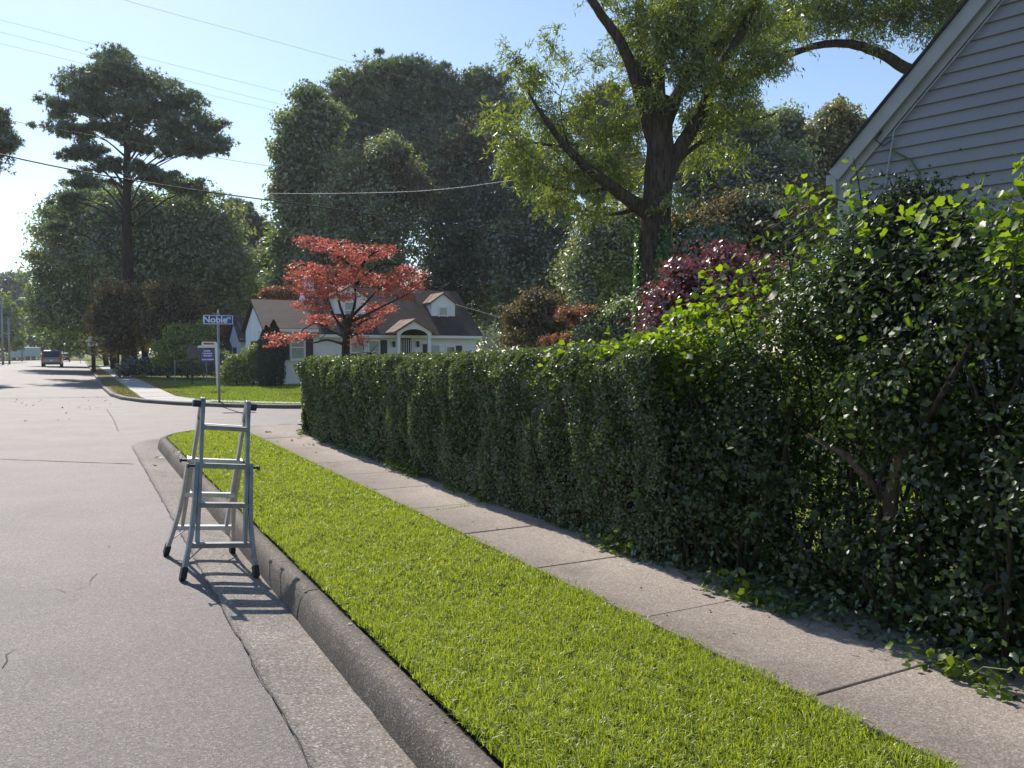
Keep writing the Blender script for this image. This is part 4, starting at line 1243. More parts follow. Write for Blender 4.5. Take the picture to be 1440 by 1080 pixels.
TREE_SCALE = 1.0
def tree(name, label, base_px, zc, lobes, mat, n, size, seed, trunk_r=.3, bark='bark_dark', tmpl=T_QUAD, group=None, cat='tree', top=None, shell=.5, flat=.8, droop=0, base_py=None, mat2=None, split=0, subn=46, depth=.8, limbs=True, dense=True, nmul=1.7, smul=1.22):
    pr = random.Random(seed); rng = np.random.default_rng(seed)
    n = int(n * nmul); size *= smul
    g = at(base_px, 500, zc); base = Vector((g.x, g.y, .10))
    root = empty(name, base, label=label, cat=cat)
    if group: root['group'] = group
    m = MB()
    C = []
    for l in lobes:
        px, py, rx, ry = l[:4]; dz = l[4] if len(l) > 4 else pr.uniform(-.35, .35) * rx * zc / F
        c = at(px, py, zc + dz); rm = rx * zc / F; rz_ = ry * zc / F
        C.append((c, (rm, rm * depth, rz_), (rx * ry) ** .75))
    tp = max(C, key=lambda c: c[0].z)[0] if top is None else at(top[0], top[1], zc)
    bx = base
    h = tp.z
    mid = Vector((bx.x + (tp.x - bx.x) * .25 + pr.uniform(-.1, .1), bx.y, h * .5))
    limb([Vector((0, 0, -.1)), mid - bx, tp - bx], trunk_r, trunk_r * .2, m, 8)
    m.v = [tuple(v) for v in m.v]
    m.build('trunk', M[bark], root, smooth=True)
    if limbs:
        m2 = MB()
        for c, r, _ in C:
            for q in range(2):
                e = c + Vector((pr.uniform(-.6, .6) * r[0], pr.uniform(-.6, .6) * r[1], pr.uniform(-.2, .5) * r[2]))
                f = max(.15, min(.93, (e.z / h) * .92 - pr.uniform(0.02, .10)))
                s = Vector((bx.x + (mid.x - bx.x) * min(1, 2 * f) + (tp.x - mid.x) * max(0, 2 * f - 1), bx.y + (tp.y - bx.y) * f * .6, h * f))
                k = s + (e - s) * .5 + Vector((0, 0, .08 * (e - s).length * (1 if droop == 0 else 1.6)))
                limb([s - bx, k - bx, e - bx], trunk_r * (.24 if q == 0 else .15) * (1 - .5 * f), .02, m2, 5, sub=3)
        m2.build('limbs', M[bark], root, smooth=True)
    P, N = [], []
    w = np.array([c[2] for c in C]); w = w / w.sum()
    for (c, r, _), ww in zip(C, w):
        k = int(n * ww); r = np.array(r)
        kf = int(k * .26); q = rng.normal(size=(kf, 3)); q *= (rng.random((kf, 1)) ** .4 * .72) / np.linalg.norm(q, axis=1, keepdims=True)
        if dense: P.append(np.array(c) + q * r); N.append(q + rng.normal(size=(kf, 3)) * .6 + np.array([0, 0, .3]))
        nsub = max(5, int(k / subn))
        d = rng.normal(size=(nsub, 3)); d[:, 2] += .15; d /= np.linalg.norm(d, axis=1, keepdims=True)
        sc = np.array(c) + d * (1 - shell * rng.random(nsub) ** 1.2)[:, None] * r * rng.uniform(.8, 1.25, (nsub, 1))
        outl = rng.random(nsub) < .24; sc[outl] += d[outl] * r * rng.uniform(.08, .24, (outl.sum(), 1))
        idx = rng.integers(0, nsub, k)
        sr = (min(r[0], r[2]) * .18 + .14) * rng.uniform(.45, 1.35, (nsub, 1))[idx]
        off = np.clip(rng.normal(size=(k, 3)), -1.9, 1.9) * sr * np.array([1, 1, flat * .7])
        if droop: off[:, 2] -= np.abs(rng.normal(0, droop, k))
        P.append(sc[idx] + off); N.append(off / sr * .5 + np.array([0, 0, .4]) + rng.normal(size=(k, 3)) * .4)
    P, N = np.concatenate(P), np.concatenate(N)
    keep = P[:, 2] > .2
    P, N = P[keep], N[keep]
    along = None
    if droop: along = np.tile([0, 0, -1.], (len(P), 1)) + rng.normal(size=P.shape) * .35
    S = size * rng.uniform(.6, 1.3, len(P))
    bb = np.array(bx)
    if mat2 and split:
        sel = (fbm(P, seed, .9 * 50 / zc) > split)
        leaf_mesh('crown', P[~sel] - bb, N[~sel], S[~sel], tmpl, M[mat], root, rng, along=None if along is None else along[~sel])
        leaf_mesh('crown', P[sel] - bb, N[sel], S[sel], tmpl, M[mat2], root, rng, along=None if along is None else along[sel])
    else:
        leaf_mesh('crown', P - bb, N, S, tmpl, M[mat], root, rng, along=along)
    return root


# tall loblolly pine left
tree('pine_tree', 'tall dark pine with layered open crown standing above the other trees on the left', 182, 58,
     [(165, 88, 26, 16), (168, 110, 42, 22), (118, 120, 34, 18), (210, 122, 34, 20), (88, 150, 30, 14), (140, 150, 42, 20), (200, 155, 45, 22), (252, 145, 32, 18), (100, 183, 36, 12), (165, 185, 40, 14),
      (245, 180, 45, 18), (290, 178, 30, 14), (300, 205, 32, 12), (255, 212, 34, 12), (205, 205, 26, 12), (130, 212, 32, 10), (105, 218, 24, 8),
      (120, 255, 32, 14), (98, 282, 24, 14), (150, 235, 22, 10), (225, 252, 34, 11), (275, 265, 28, 10), (82, 318, 16, 8), (200, 238, 20, 8)],
     'pine', 23000, .33, 101, .58, 'bark_dark', T_NEEDLE, top=(180, 120), flat=.7, shell=.9, subn=34, depth=1.0, nmul=1.15, dense=False)
# ivy on the pine trunk
LT = 'trees behind the pine on the far side of the street'
BG = [
    ('broadleaf_tree', 'broad green tree leaning over the road left of the pine', 160, 74, [(100, 320, 42, 34), (130, 290, 38, 30), (80, 375, 36, 38), (130, 370, 50, 44), (72, 430, 30, 40), (115, 440, 45, 45), (150, 330, 40, 40)], 'green', 26000, .27, 'olive'),
    ('broadleaf_tree', 'green tree directly behind the pine trunk', 205, 70, [(200, 300, 42, 34), (180, 350, 46, 46), (235, 350, 44, 46), (210, 410, 60, 50), (160, 290, 26, 22)], 'green', 22000, .27, 'dark'),
    ('broadleaf_tree', 'olive green tree right of the pine, tops level with the black cable', 292, 70, [(275, 300, 40, 36), (300, 340, 46, 42), (265, 370, 48, 48), (320, 385, 40, 46), (280, 430, 60, 44)], 'olive', 24000, .27, 'green'),
    ('broadleaf_tree', 'rounded green tree behind the left roof end of the white house', 350, 76, [(350, 385, 30, 30), (330, 420, 34, 40), (372, 410, 26, 40), (385, 350, 16, 24)], 'green', 12000, .28, 'olive'),
    ('slender_pine', 'thin bluish pine in the sky gap right of the tall pine', 352, 85, [(335, 290, 18, 9), (350, 310, 22, 10), (362, 330, 18, 8), (342, 338, 16, 8), (350, 350, 22, 10), (368, 348, 12, 7)], 'pine', 5000, .42, None),
    ('broadleaf_tree', 'tall leafy tree with pointed top at the left of the central wood', 432, 62, [(437, 142, 24, 20), (425, 175, 36, 28), (412, 215, 30, 34), (445, 235, 42, 46), (412, 270, 28, 30), (430, 310, 40, 40), (400, 350, 22, 30), (405, 395, 28, 40), (460, 170, 24, 28)], 'green', 26000, .25, 'olive'),
    ('tall_pine', 'broad pine crowning the highest point of the central wood', 560, 74, [(565, 102, 40, 20), (525, 120, 40, 26), (600, 115, 42, 22), (495, 150, 38, 36), (560, 160, 70, 45), (630, 150, 56, 36), (680, 120, 30, 20), (690, 160, 42, 42), (500, 215, 44, 40), (600, 220, 80, 50)], 'pine', 30000, .42, 'green'),
    ('olive_tree', 'rounded grey-olive tree in front of the central wood behind the red dogwood', 520, 58, [(548, 225, 42, 32), (508, 258, 44, 36), (565, 270, 50, 42), (480, 305, 40, 38), (535, 320, 58, 46), (462, 355, 38, 42), (520, 390, 60, 44), (440, 385, 26, 34)], 'olive', 32000, .21, 'brown'),
    ('broadleaf_tree', 'dark shadowy tree filling the middle of the wood behind the dormer', 650, 66, [(660, 215, 54, 40), (625, 280, 52, 52), (690, 300, 60, 60), (640, 360, 60, 54), (700, 400, 62, 60), (620, 430, 50, 46)], 'dark', 30000, .25, 'brown'),
    ('broadleaf_tree', 'dark tree behind the long pale wire right of the dormer', 760, 60, [(745, 245, 46, 40), (775, 300, 38, 42), (740, 350, 58, 52), (790, 370, 40, 46), (750, 430, 66, 52), (815, 430, 36, 46)], 'dark', 28000, .23, 'green'),
    ('broadleaf_tree', 'light green tree behind the willow oak trunk on its left', 850, 46, [(850, 330, 40, 34), (830, 380, 40, 40), (880, 370, 34, 44), (850, 430, 50, 44), (892, 310, 24, 30)], 'olive', 22000, .17, 'sunny'),
    ('tall_pine', 'dark pine showing between the oak branches against the sky', 870, 78, [(850, 140, 26, 18), (830, 175, 34, 20), (875, 170, 30, 22), (850, 215, 46, 24), (885, 240, 36, 26), (840, 262, 40, 24)], 'pine', 12000, .40, None),
    ('broadleaf_tree', 'dark tree right of the oak trunk below its right branch', 1010, 52, [(1000, 180, 40, 34), (1050, 190, 44, 36), (975, 240, 40, 44), (1040, 260, 54, 46), (985, 310, 44, 46), (1100, 250, 46, 44)], 'dark', 26000, .21, 'green'),
    ('broadleaf_tree', 'rounded olive tree left of the gable eave', 1110, 58, [(1105, 180, 30, 24), (1085, 215, 34, 30), (1130, 225, 36, 40), (1090, 280, 46, 40), (1140, 290, 34, 44)], 'olive', 20000, .22, 'green'),
    ('broadleaf_tree', 'golden topped tree touching the roof edge of the sided house', 1180, 55, [(1180, 165, 30, 20), (1160, 195, 32, 26), (1200, 190, 26, 24), (1170, 235, 36, 34), (1150, 300, 40, 50), (1220, 200, 20, 22)], 'gold', 16000, .21, 'olive'),
    ('understory_tree', 'grey-brown thicket below the dark trees right of the oak trunk', 1040, 24, [(1030, 330, 60, 44), (990, 370, 50, 44), (1080, 360, 48, 50), (1050, 300, 50, 26), (1110, 330, 40, 50), (960, 340, 26, 40)], 'brown', 26000, .10, 'dark'),
    ('dark_tree', 'nearly black distant tree at the far end of the street', 20, 175, [(20, 405, 26, 24), (10, 440, 34, 30), (45, 445, 24, 34), (25, 475, 46, 28), (75, 470, 34, 24), (110, 480, 40, 22)], 'dark', 14000, .65, None),
    ('roadside_tree', 'green tree overhanging the left side of the street by the trailer', -8, 120, [(5, 440, 20, 16), (0, 465, 30, 18), (-20, 430, 30, 24), (-30, 470, 34, 30), (18, 480, 16, 12)], 'sunny', 9000, .40, 'green'),
    ('broadleaf_tree', 'dark tree behind the speed limit sign', 150, 92, [(120, 440, 40, 32), (165, 460, 36, 30), (100, 480, 26, 18), (70, 465, 22, 18)], 'dark', 12000, .33, 'green'),
]
for i, (nm, lab, bx, zc, lob, mt, n, sz, mt2) in enumerate(BG):
    tree(nm, lab, bx, zc, lob, mt, n, sz, 200 + i, trunk_r=.32 if zc > 30 else .09, tmpl=T_NEEDLE if 'pine' in nm else T_QUAD,
         mat2=mt2, split=.35 if mt2 else 0, shell=.6, dense=(360 < bx < 900))
tree('edge_pine', 'pine branch tips entering the frame at the upper left edge', -75, 50, [(-20, 190, 26, 30), (-5, 165, 10, 10), (5, 200, 14, 14), (-60, 220, 40, 50), (-50, 160, 30, 20)], 'pine', 6000, .34, 300, .35, tmpl=T_NEEDLE)

# small trees and shrubs near the corner
tree('crape_myrtle', 'brownish bare-looking small tree in front of the pine trunk', 165, 52, [(165, 420, 28, 24), (150, 450, 24, 26), (190, 445, 34, 38), (170, 480, 30, 24), (225, 425, 24, 22)], 'brown', 12000, .15, 310, .09, shell=.8)
tree('crape_myrtle', 'brownish small tree right of the pine trunk behind the round sign', 235, 50, [(245, 415, 28, 22), (265, 440, 24, 28), (230, 455, 30, 34), (250, 490, 30, 18)], 'brown', 11000, .15, 311, .08, shell=.8)
tree('sunlit_shrub', 'yellow and green sunlit shrub left of the street name sign', 262, 46, [(255, 470, 20, 14), (275, 480, 22, 14), (240, 490, 18, 12), (262, 500, 26, 12), (285, 465, 12, 10), (235, 505, 16, 8)], 'sunny', 9000, .10, 312, .06, cat='shrub')
tree('orange_shrub', 'small orange leaved tree peeping over the roof behind the street name sign', 322, 62, [(322, 460, 9, 8), (318, 466, 7, 5)], 'orange', 1600, .14, 313, .05)
tree('orange_tree', 'yellow-orange tree top behind the white house chimney', 396, 52, [(395, 412, 18, 7), (378, 414, 12, 5), (412, 414, 10, 6)], 'orange', 2600, .13, 314, .08)
tree('bay_shrub', 'glossy bright green shrub on the lawn left of the columnar evergreen', 334, 37.5, [(330, 518, 11, 12), (324, 529, 9, 6), (339, 527, 9, 8), (333, 507, 6, 6)], 'sunny', 4500, .10, 315, .05, cat='shrub')
tree('golden_shrub', 'upright yellow-green shrub touching the columnar evergreen', 356, 37.8, [(356, 508, 9, 14), (355, 524, 10, 14), (358, 496, 6, 8)], 'sunny', 4500, .085, 316, .05, cat='shrub')
tree('dark_hedge_row', 'low dark shrubs along the chain-link fence', 235, 49, [(200, 515, 20, 12), (230, 518, 26, 10), (265, 518, 24, 9), (300, 516, 22, 12), (180, 520, 14, 9), (310, 505, 12, 10)], 'dark', 8000, .12, 317, .04, cat='shrub')


def arborvitae():
    rng = np.random.default_rng(9)
    base = at(381, 540, 36.4); base = Vector((base.x, base.y, .12))
    root = empty('columnar_evergreen', base, label='dark columnar evergreen with pointed twin tops at the left corner of the white house', cat='shrub')
    n = 16000
    t = rng.random(n)
    h = 2.9
    PX = []
    for (ox, hh, w) in ((-.18, 2.75, .40), (.15, 3.0, .42), (.02, 2.2, .62)):
        k = n // 3; t = rng.random(k) ** .8
        r = w * np.minimum(1, (1 - t) * 3.6) ** .8 * np.clip(.75 + t * 2, 0, 1) * rng.uniform(.7, 1.05, k)
        a = rng.uniform(0, 6.283, k)
        PX.append(np.stack([ox + np.cos(a) * r, np.sin(a) * r, t * hh], 1))
    P = np.concatenate(PX); N = P * [(1, 1, 0)] + [(0, 0, .2)] + rng.normal(size=P.shape) * .3
    leaf_mesh('foliage', P, N, rng.uniform(.06, .11, len(P)), T_QUAD, M['yew'], root, rng, along=np.tile([0, 0, 1.], (len(P), 1)), kind='stuff')
    MB().tube([(0, 0, -.1), (0, 0, 2.4)], [.1, .02], 6).build('trunk', M['bark_dark'], root)


arborvitae()

# red dogwood in front of the white house
def dogwood():
    pr = random.Random(6); rng = np.random.default_rng(6)
    zc = 33.0
    b = at(487, 540, zc); base = Vector((b.x, b.y, .12))
    root = empty('dogwood_tree', base, label='small tree with layered red autumn leaves in front of the white house', cat='tree')
    def A(px, py, dz=0): return at(px, py, zc + dz) - base
    m = MB()
    limb([(0, 0, -.1), A(486, 495), A(489, 465), A(492, 445)], .19, .13, m, 8)
    m.build('trunk', M['bark_dark'], root, smooth=True)
    m = MB()
    ends = []
    L = [[(488, 470), (470, 445), (455, 420), (438, 395)], [(490, 462), (478, 430), (470, 395), (452, 360)], [(492, 450), (500, 420), (497, 385), (505, 355)], [(492, 448), (515, 425), (535, 405), (560, 390)],
         [(495, 452), (520, 440), (550, 425), (580, 410)], [(487, 475), (465, 465), (440, 455), (405, 482)], [(500, 400), (530, 375), (560, 372), (585, 385)], [(470, 400), (440, 380), (425, 372), (412, 380)],
         [(489, 470), (505, 455), (520, 448), (535, 447)], [(500, 380), (470, 355), (445, 345), (430, 340)], [(488, 480), (498, 470), (508, 478), (512, 492)], [(497, 390), (520, 360), (540, 350), (548, 345)],
         [(486, 497), (505, 500), (520, 498), (530, 495)], [(486, 485), (460, 478), (440, 482), (425, 476)]]
    for i, l in enumerate(L):
        dzs = pr.uniform(-1.6, 1.6)
        pts = [A(p[0], p[1], dzs * k / 3) for k, p in enumerate(l)]
        limb(pts, .075, .015, m, 5, sub=3)
        for q in range(3):
            s = pts[1] + (pts[3] - pts[1]) * pr.random(); e = s + Vector((pr.uniform(-.8, .8), pr.uniform(-.8, .8), pr.uniform(-.1, .5)))
            limb([s, (s + e) / 2 + Vector((0, 0, .05)), e], .025, .006, m, 4, sub=2)
    m.build('limbs', M['bark_dark'], root, smooth=True)
    tiers = [(445, 342, 30, 8), (470, 350, 34, 8), (520, 355, 32, 9), (545, 350, 12, 6), (435, 378, 28, 9), (420, 390, 18, 6), (470, 385, 42, 10), (510, 392, 36, 10), (575, 385, 22, 12), (560, 398, 26, 8), (450, 405, 34, 11),
             (480, 412, 34, 10), (545, 412, 22, 7), (440, 430, 24, 9), (532, 432, 28, 9), (455, 450, 26, 8), (516, 450, 22, 8), (580, 405, 18, 7), (508, 462, 12, 6), (400, 474, 26, 6), (385, 484, 12, 4), (505, 480, 9, 10), (430, 470, 16, 4), (575, 420, 14, 5), (495, 365, 30, 7)]
    P, N = [], []
    for (px, py, rx, ry) in tiers:
        c = np.array(A(px, py, pr.uniform(-1.4, 1.4))); r = np.array([rx, rx * .9, ry]) * zc / F
        k = int(rx * ry * 2.5)
        ns = max(6, k // 16)
        d = rng.uniform(-1, 1, (ns, 3)); d /= np.maximum(1, np.linalg.norm(d, axis=1, keepdims=True))
        sc = c + d * r
        i = rng.integers(0, ns, k)
        P.append(sc[i] + rng.normal(size=(k, 3)) * [(.15, .15, .05)]); N.append(rng.normal(size=(k, 3)) * .45 + [(0, 0, .9)])
    P, N = np.concatenate(P), np.concatenate(N)
    leaf_mesh('crown', P, N, rng.uniform(.07, .15, len(P)), T_QUAD, M['red'], root, rng)


dogwood()


# big willow oak
def willow_oak():
    zc = 22.0
    pr = random.Random(12); rng = np.random.default_rng(12)
    b = at(916, 500, zc); base = Vector((b.x, b.y, .12))
    root = empty('willow_oak', base, label='large willow oak with thick forked trunk and narrow drooping leaves behind the hedge', cat='tree')
    def A(px, py, dz=0): return at(px, py, zc + dz) - base
    m = MB()
    limb([(0, 0, -.2), A(917, 480), A(919, 400), A(922, 320), A(926, 250), A(928, 190), A(926, 140)], .52, .33, m, 16, jit=.015, pr=pr)
    m.build('trunk', M['bark'], root, smooth=True)
    m = MB(); limb([(0, 0, -.2), (0, 0, .4)], .85, .56, m, 14); m.build('root_flare', M['bark'], root, smooth=True)
    LB = [([(912, 300), (890, 285), (860, 262), (825, 235), (795, 205), (770, 172), (752, 145), (742, 125)], .24, .012, -2),
          ([(920, 200), (905, 150), (890, 100), (870, 55), (845, 20), (815, -25)], .21, .10, -1),
          ([(922, 170), (908, 110), (900, 50), (898, -20)], .20, .12, 1.0),
          ([(928, 180), (925, 110), (930, 50), (940, -30)], .24, .14, .5),
          ([(934, 255), (955, 210), (985, 160), (1010, 100), (1040, 50), (1075, -20)], .24, .11, 0),
          ([(930, 190), (950, 140), (975, 95), (1000, 40), (1020, -20)], .22, .12, 2),
          ([(940, 240), (985, 200), (1040, 175), (1090, 160)], .10, .03, 1.5),
          ([(1000, 120), (1050, 110), (1100, 75), (1150, 66)], .07, .03, 1.0),
          ([(905, 290), (870, 300), (830, 300), (800, 290)], .08, .02, 1.0),
          ([(795, 205), (750, 200), (720, 180), (700, 165)], .05, .01, 0),
          ([(800, 210), (790, 170), (788, 140), (795, 115)], .035, .008, 0),
          ([(860, 262), (820, 270), (770, 260), (730, 240)], .06, .02, 0)]
    for pts, r0, r1, dz in LB:
        m = MB()
        n = len(pts) - 1
        limb([A(p[0], p[1], dz * k / n) for k, p in enumerate(pts)], r0, r1, m, 9, jit=.02, pr=pr, sub=5)
        m.build('limb', M['bark'], root, smooth=True)
    # ivy on the trunk
    n = 15000
    t = rng.random(n) ** 1.1; a = rng.uniform(math.pi * .45, math.pi * 1.75, n)
    r = .47 - .05 * t + np.abs(rng.normal(0, .05, n))
    x0 = np.array(A(917, 480)); x1 = np.array(A(921, 320))
    ctr = (1 - t)[:, None] * np.array([0, 0, .2]) + t[:, None] * x1
    P = ctr + np.stack([np.cos(a) * r, np.sin(a) * r, 0 * a], 1)
    ok = t < (.9 - .3 * rng.random(n)) + .2 * np.sin(a * 3)
    P, aa = P[ok], a[ok]
    leaf_mesh('ivy', P, np.stack([np.cos(aa), np.sin(aa), .3 + 0 * aa], 1) + rng.normal(size=P.shape) * .4, rng.uniform(.09, .17, len(P)), T_QUAD, M['ivy'], root, rng)
    # foliage: twigs carrying hanging narrow leaves
    lobes = [(722, 95, 18, 26, .6), (772, 62, 18, 24, .5), (750, 110, 26, 24, .9), (800, 100, 20, 24, .35), (742, 135, 30, 24, .5), (835, 95, 22, 20, .4), (700, 165, 28, 20, .55), (765, 165, 34, 24, .8), (815, 150, 34, 28, .7), (725, 200, 34, 24, .9), (790, 200, 40, 26, 1.3), (845, 235, 34, 22, 1.0), (885, 180, 26, 26, 1.0), (910, 250, 22, 18, .5),
             (740, 240, 36, 22, .9), (800, 250, 46, 28, 1), (850, 190, 30, 30, .6), (770, 285, 34, 18, .6), (830, 300, 36, 18, .8), (870, 250, 30, 30, .8), (865, 130, 22, 26, .5), (880, 60, 26, 40, .8), (905, 100, 28, 30, 1.4), (900, 30, 30, 30, .9),
             (915, 140, 20, 16, .8), (945, 60, 40, 40, 1.4), (975, 110, 36, 34, 1.2), (965, 20, 50, 25, 1.4), (1010, 60, 46, 38, 1.5), (1030, 120, 34, 30, 1.1), (1050, 30, 50, 30, 1.4), (1065, 85, 40, 26, 1.1), (1100, 50, 30, 26, 1.0),
             (990, 170, 36, 26, .9), (1030, 165, 34, 20, .7), (1060, 145, 26, 18, .6), (975, 225, 34, 22, .7), (1010, 215, 30, 16, .6), (950, 285, 30, 18, .4), (1040, 220, 30, 14, .5), (930, -20, 60, 30, 1), (1010, -25, 60, 30, 1), (850, -10, 40, 25, .5), (895, 215, 16, 14, .4)]
    P, N, Al = [], [], []
    tw = MB()
    for (px, py, rx, ry, den) in lobes:
        k = int(rx * ry * 1.55 * den)
        c = np.array(A(px, py, pr.uniform(-1.6, 1.6))); r = np.array([rx, rx * .9, ry]) * zc / F
        ns = max(5, k // 26)
        d = rng.normal(size=(ns, 3)); d /= np.linalg.norm(d, axis=1, keepdims=True)
        sc = c + d * rng.random((ns, 1)) ** .45 * r
        # each sub-clump is a twig direction, leaves strung along it
        td = rng.normal(size=(ns, 3)) * .6 + [(0, 0, -.35)] + d * .6
        td /= np.linalg.norm(td, axis=1, keepdims=True)
        i = rng.integers(0, ns, k)
        u = rng.uniform(-.45, .45, k)
        P.append(sc[i] + td[i] * u[:, None] + rng.normal(size=(k, 3)) * .06); N.append(rng.normal(size=(k, 3)))
        Al.append(td[i] + [(0, 0, -.5)] + rng.normal(size=(k, 3)) * .4)
        for q in range(0, ns, 3):
            s = Vector(sc[q] - td[q] * .5); e = Vector(sc[q] + td[q] * .45)
            tw.tube([Vector(c) * .25 + s * .75, s, e], [.012, .008, .004], 3, cap=False)
    P, N, Al = map(np.concatenate, (P, N, Al))
    sel = rng.random(len(P)) < np.clip((920 - 720) / 400, 0, 1)
    leaf_mesh('crown', P, N, rng.uniform(.12, .21, len(P)), T_WILLOW_W, M['oak'], root, rng, along=Al)
    tw.build('twigs', M['bark'], root, kind='stuff')



willow_oak()


def overhang_tree():
    """tree behind the sided house whose limb arches over the sky"""
    zc = 27.0
    pr = random.Random(14); rng = np.random.default_rng(14)
    b = at(1450, 500, zc); base = Vector((b.x, b.y, .12))
    root = empty('overhanging_tree', base, label='tree behind the sided house with one bare limb arching left against the sky', cat='tree')
    def A(px, py, dz=0): return at(px, py, zc + dz) - base
    m = MB(); limb([(0, 0, -.2), A(1450, 300), A(1440, 150), A(1420, -50)], .55, .3, m, 12); m.build('trunk', M['bark'], root, smooth=True)
    m = MB(); limb([A(1435, 160), A(1350, 125), A(1282, 100), A(1240, 76), A(1195, 62), A(1150, 64), A(1110, 78), A(1075, 100), A(1040, 118)], .26, .05, m, 9, jit=.03, pr=pr, sub=5)
    m.build('limb', M['bark'], root, smooth=True)
    m = MB(); limb([A(1430, 80), A(1360, 20), A(1300, -10), A(1200, -30)], .2, .08, m, 8); m.build('limb', M['bark'], root, smooth=True)
    m = MB(); limb([A(1330, 40), A(1320, 20), A(1310, -20)], .12, .08, m, 8); m.build('limb', M['bark'], root, smooth=True)
    lobes = [(1110, 25, 34, 26, 1.1), (1155, 20, 38, 26, 1.2), (1200, 15, 40, 26, 1.1), (1130, 50, 26, 14, .6), (1215, 45, 26, 14, .7), (1250, 25, 36, 24, 1), (1245, 58, 22, 10, .5), (1295, 20, 36, 28, 1), (1310, 48, 22, 16, .6), (1340, 15, 30, 24, 1), (1180, 45, 20, 12, .4),
             (1150, -20, 80, 25, 1), (1280, -25, 80, 25, 1), (1380, -10, 60, 40, .6), (1075, 60, 30, 24, .8), (1090, 95, 22, 16, .5)]
    P, N, Al = [], [], []
    for (px, py, rx, ry, den) in lobes:
        k = int(rx * ry * 1.9 * den)
        c = np.array(A(px, py, pr.uniform(-1.5, 1.5))); r = np.array([rx, rx, ry]) * zc / F
        ns = max(5, k // 26)
        d = rng.normal(size=(ns, 3)); d /= np.linalg.norm(d, axis=1, keepdims=True)
        sc = c + d * rng.random((ns, 1)) ** .45 * r
        td = rng.normal(size=(ns, 3)) * .7 + [(0, 0, -.35)]; td /= np.linalg.norm(td, axis=1, keepdims=True)
        i = rng.integers(0, ns, k); u = rng.uniform(-.45, .45, k)
        P.append(sc[i] + td[i] * u[:, None] + rng.normal(size=(k, 3)) * .07); N.append(rng.normal(size=(k, 3))); Al.append(td[i] + [(0, 0, -.5)])
    P, N, Al = map(np.concatenate, (P, N, Al))
    leaf_mesh('crown', P, N, rng.uniform(.13, .23, len(P)), T_WILLOW_W, M['oak2'], root, rng, along=Al)


overhang_tree()

# shrubs behind the hedge
tree('plum_shrub', 'dark red-purple leaved shrub behind the hedge beside the oak trunk', 990, 13, [(945, 420, 26, 22), (985, 400, 34, 24), (935, 455, 28, 22), (1030, 395, 34, 24), (1000, 440, 56, 38), (960, 455, 34, 26), (1040, 440, 40, 34), (1050, 420, 24, 22), (965, 380, 18, 12), (1015, 365, 22, 16), (1060, 390, 20, 20), (1065, 420, 26, 26), (1085, 385, 16, 14)],
     'plum', 14000, .065, 320, .05, cat='shrub', bark='bark', shell=.85)
tree('orange_shrub', 'rusty orange shrub just above the hedge top left of the oak trunk', 795, 26, [(790, 480, 22, 6), (775, 484, 12, 5), (810, 478, 12, 5), (800, 440, 14, 5), (815, 452, 14, 5), (830, 440, 12, 5)], 'orange', 2600, .085, 321, .04, cat='shrub')
tree('brown_shrub', 'dull brown shrub in shade below the long pale wire', 760, 30, [(760, 430, 30, 22), (735, 450, 30, 20), (780, 455, 34, 16), (745, 475, 40, 14)], 'brown', 8000, .10, 322, .05, cat='shrub')
tree('shade_shrub', 'green shrub at the foot of the oak trunk on its left', 860, 26, [(850, 455, 26, 18), (880, 440, 18, 20), (835, 470, 26, 12), (870, 475, 26, 12)], 'green', 7000, .09, 323, .05, cat='shrub')
tree('shade_shrub', 'dark shrub filling the shade right of the oak trunk', 975, 20, [(965, 400, 24, 30), (955, 440, 22, 30), (1000, 350, 30, 24)], 'dark', 9000, .09, 324, .05, cat='shrub')


tree('yard_shrub', 'sunlit yellow-green shrub in the yard glimpsed through the overgrown bush', 1180, 7.6, [(1150, 560, 60, 40), (1230, 600, 60, 50), (1330, 620, 60, 60), (1180, 480, 50, 40)], 'sunny', 3000, .06, 325, .03, cat='shrub', depth=.6)


# far woods closing the horizon
def far_woods():
    rng = np.random.default_rng(88)
    P, N = [], []
    for i in range(150):
        x = rng.uniform(-170, 260); yv = 205 + rng.uniform(-18, 40); h = rng.uniform(9, 17)
        if x > 30: yv -= (x - 30) * .55; yv = max(yv, 95)
        k = 170; c = np.array([x, yv, h * .55])
        d = rng.normal(size=(k, 3)); d /= np.linalg.norm(d, axis=1, keepdims=True)
        P.append(c + d * [(5.5, 5, h * .5)] * rng.uniform(.6, 1.05, (k, 1))); N.append(d + rng.normal(size=(k, 3)) * .4)
    P, N = np.concatenate(P), np.concatenate(N)
    P[:, 2] = np.maximum(P[:, 2], .3)
    leaf_mesh('far_woods', P, N, rng.uniform(1.2, 2.4, len(P)), T_QUAD, M['dark'], None, rng, kind='stuff', label='far dark woodland closing the end of the street', cat='woods')


far_woods()

# ------------------------------------------------------------------ signs
def text_part(name, body, size, mat, parent, loc, rotm=(R(90), 0, 0), align='CENTER', bold=0.0, sx=1.0):
    cu = bpy.data.curves.new(name, 'FONT'); cu.body = body; cu.size = size; cu.align_x = align; cu.align_y = 'CENTER'
    cu.extrude = .002; cu.offset = bold
    tmp = bpy.data.objects.new('tmp', cu); COL.objects.link(tmp)
    dg = bpy.context.evaluated_depsgraph_get(); dg.update()
    me = bpy.data.meshes.new_from_object(tmp.evaluated_get(dg))
    bpy.data.objects.remove(tmp)
    me.name = name; me.materials.clear(); me.materials.append(M[mat])
    o = bpy.data.objects.new(name, me); COL.objects.link(o); o.parent = parent
    o.location = loc; o.rotation_euler = rotm; o.scale = (sx, 1, 1)
    return o


def face_cam(p):
    return math.atan2(-p.x, p.y)        # turn local -y towards the camera


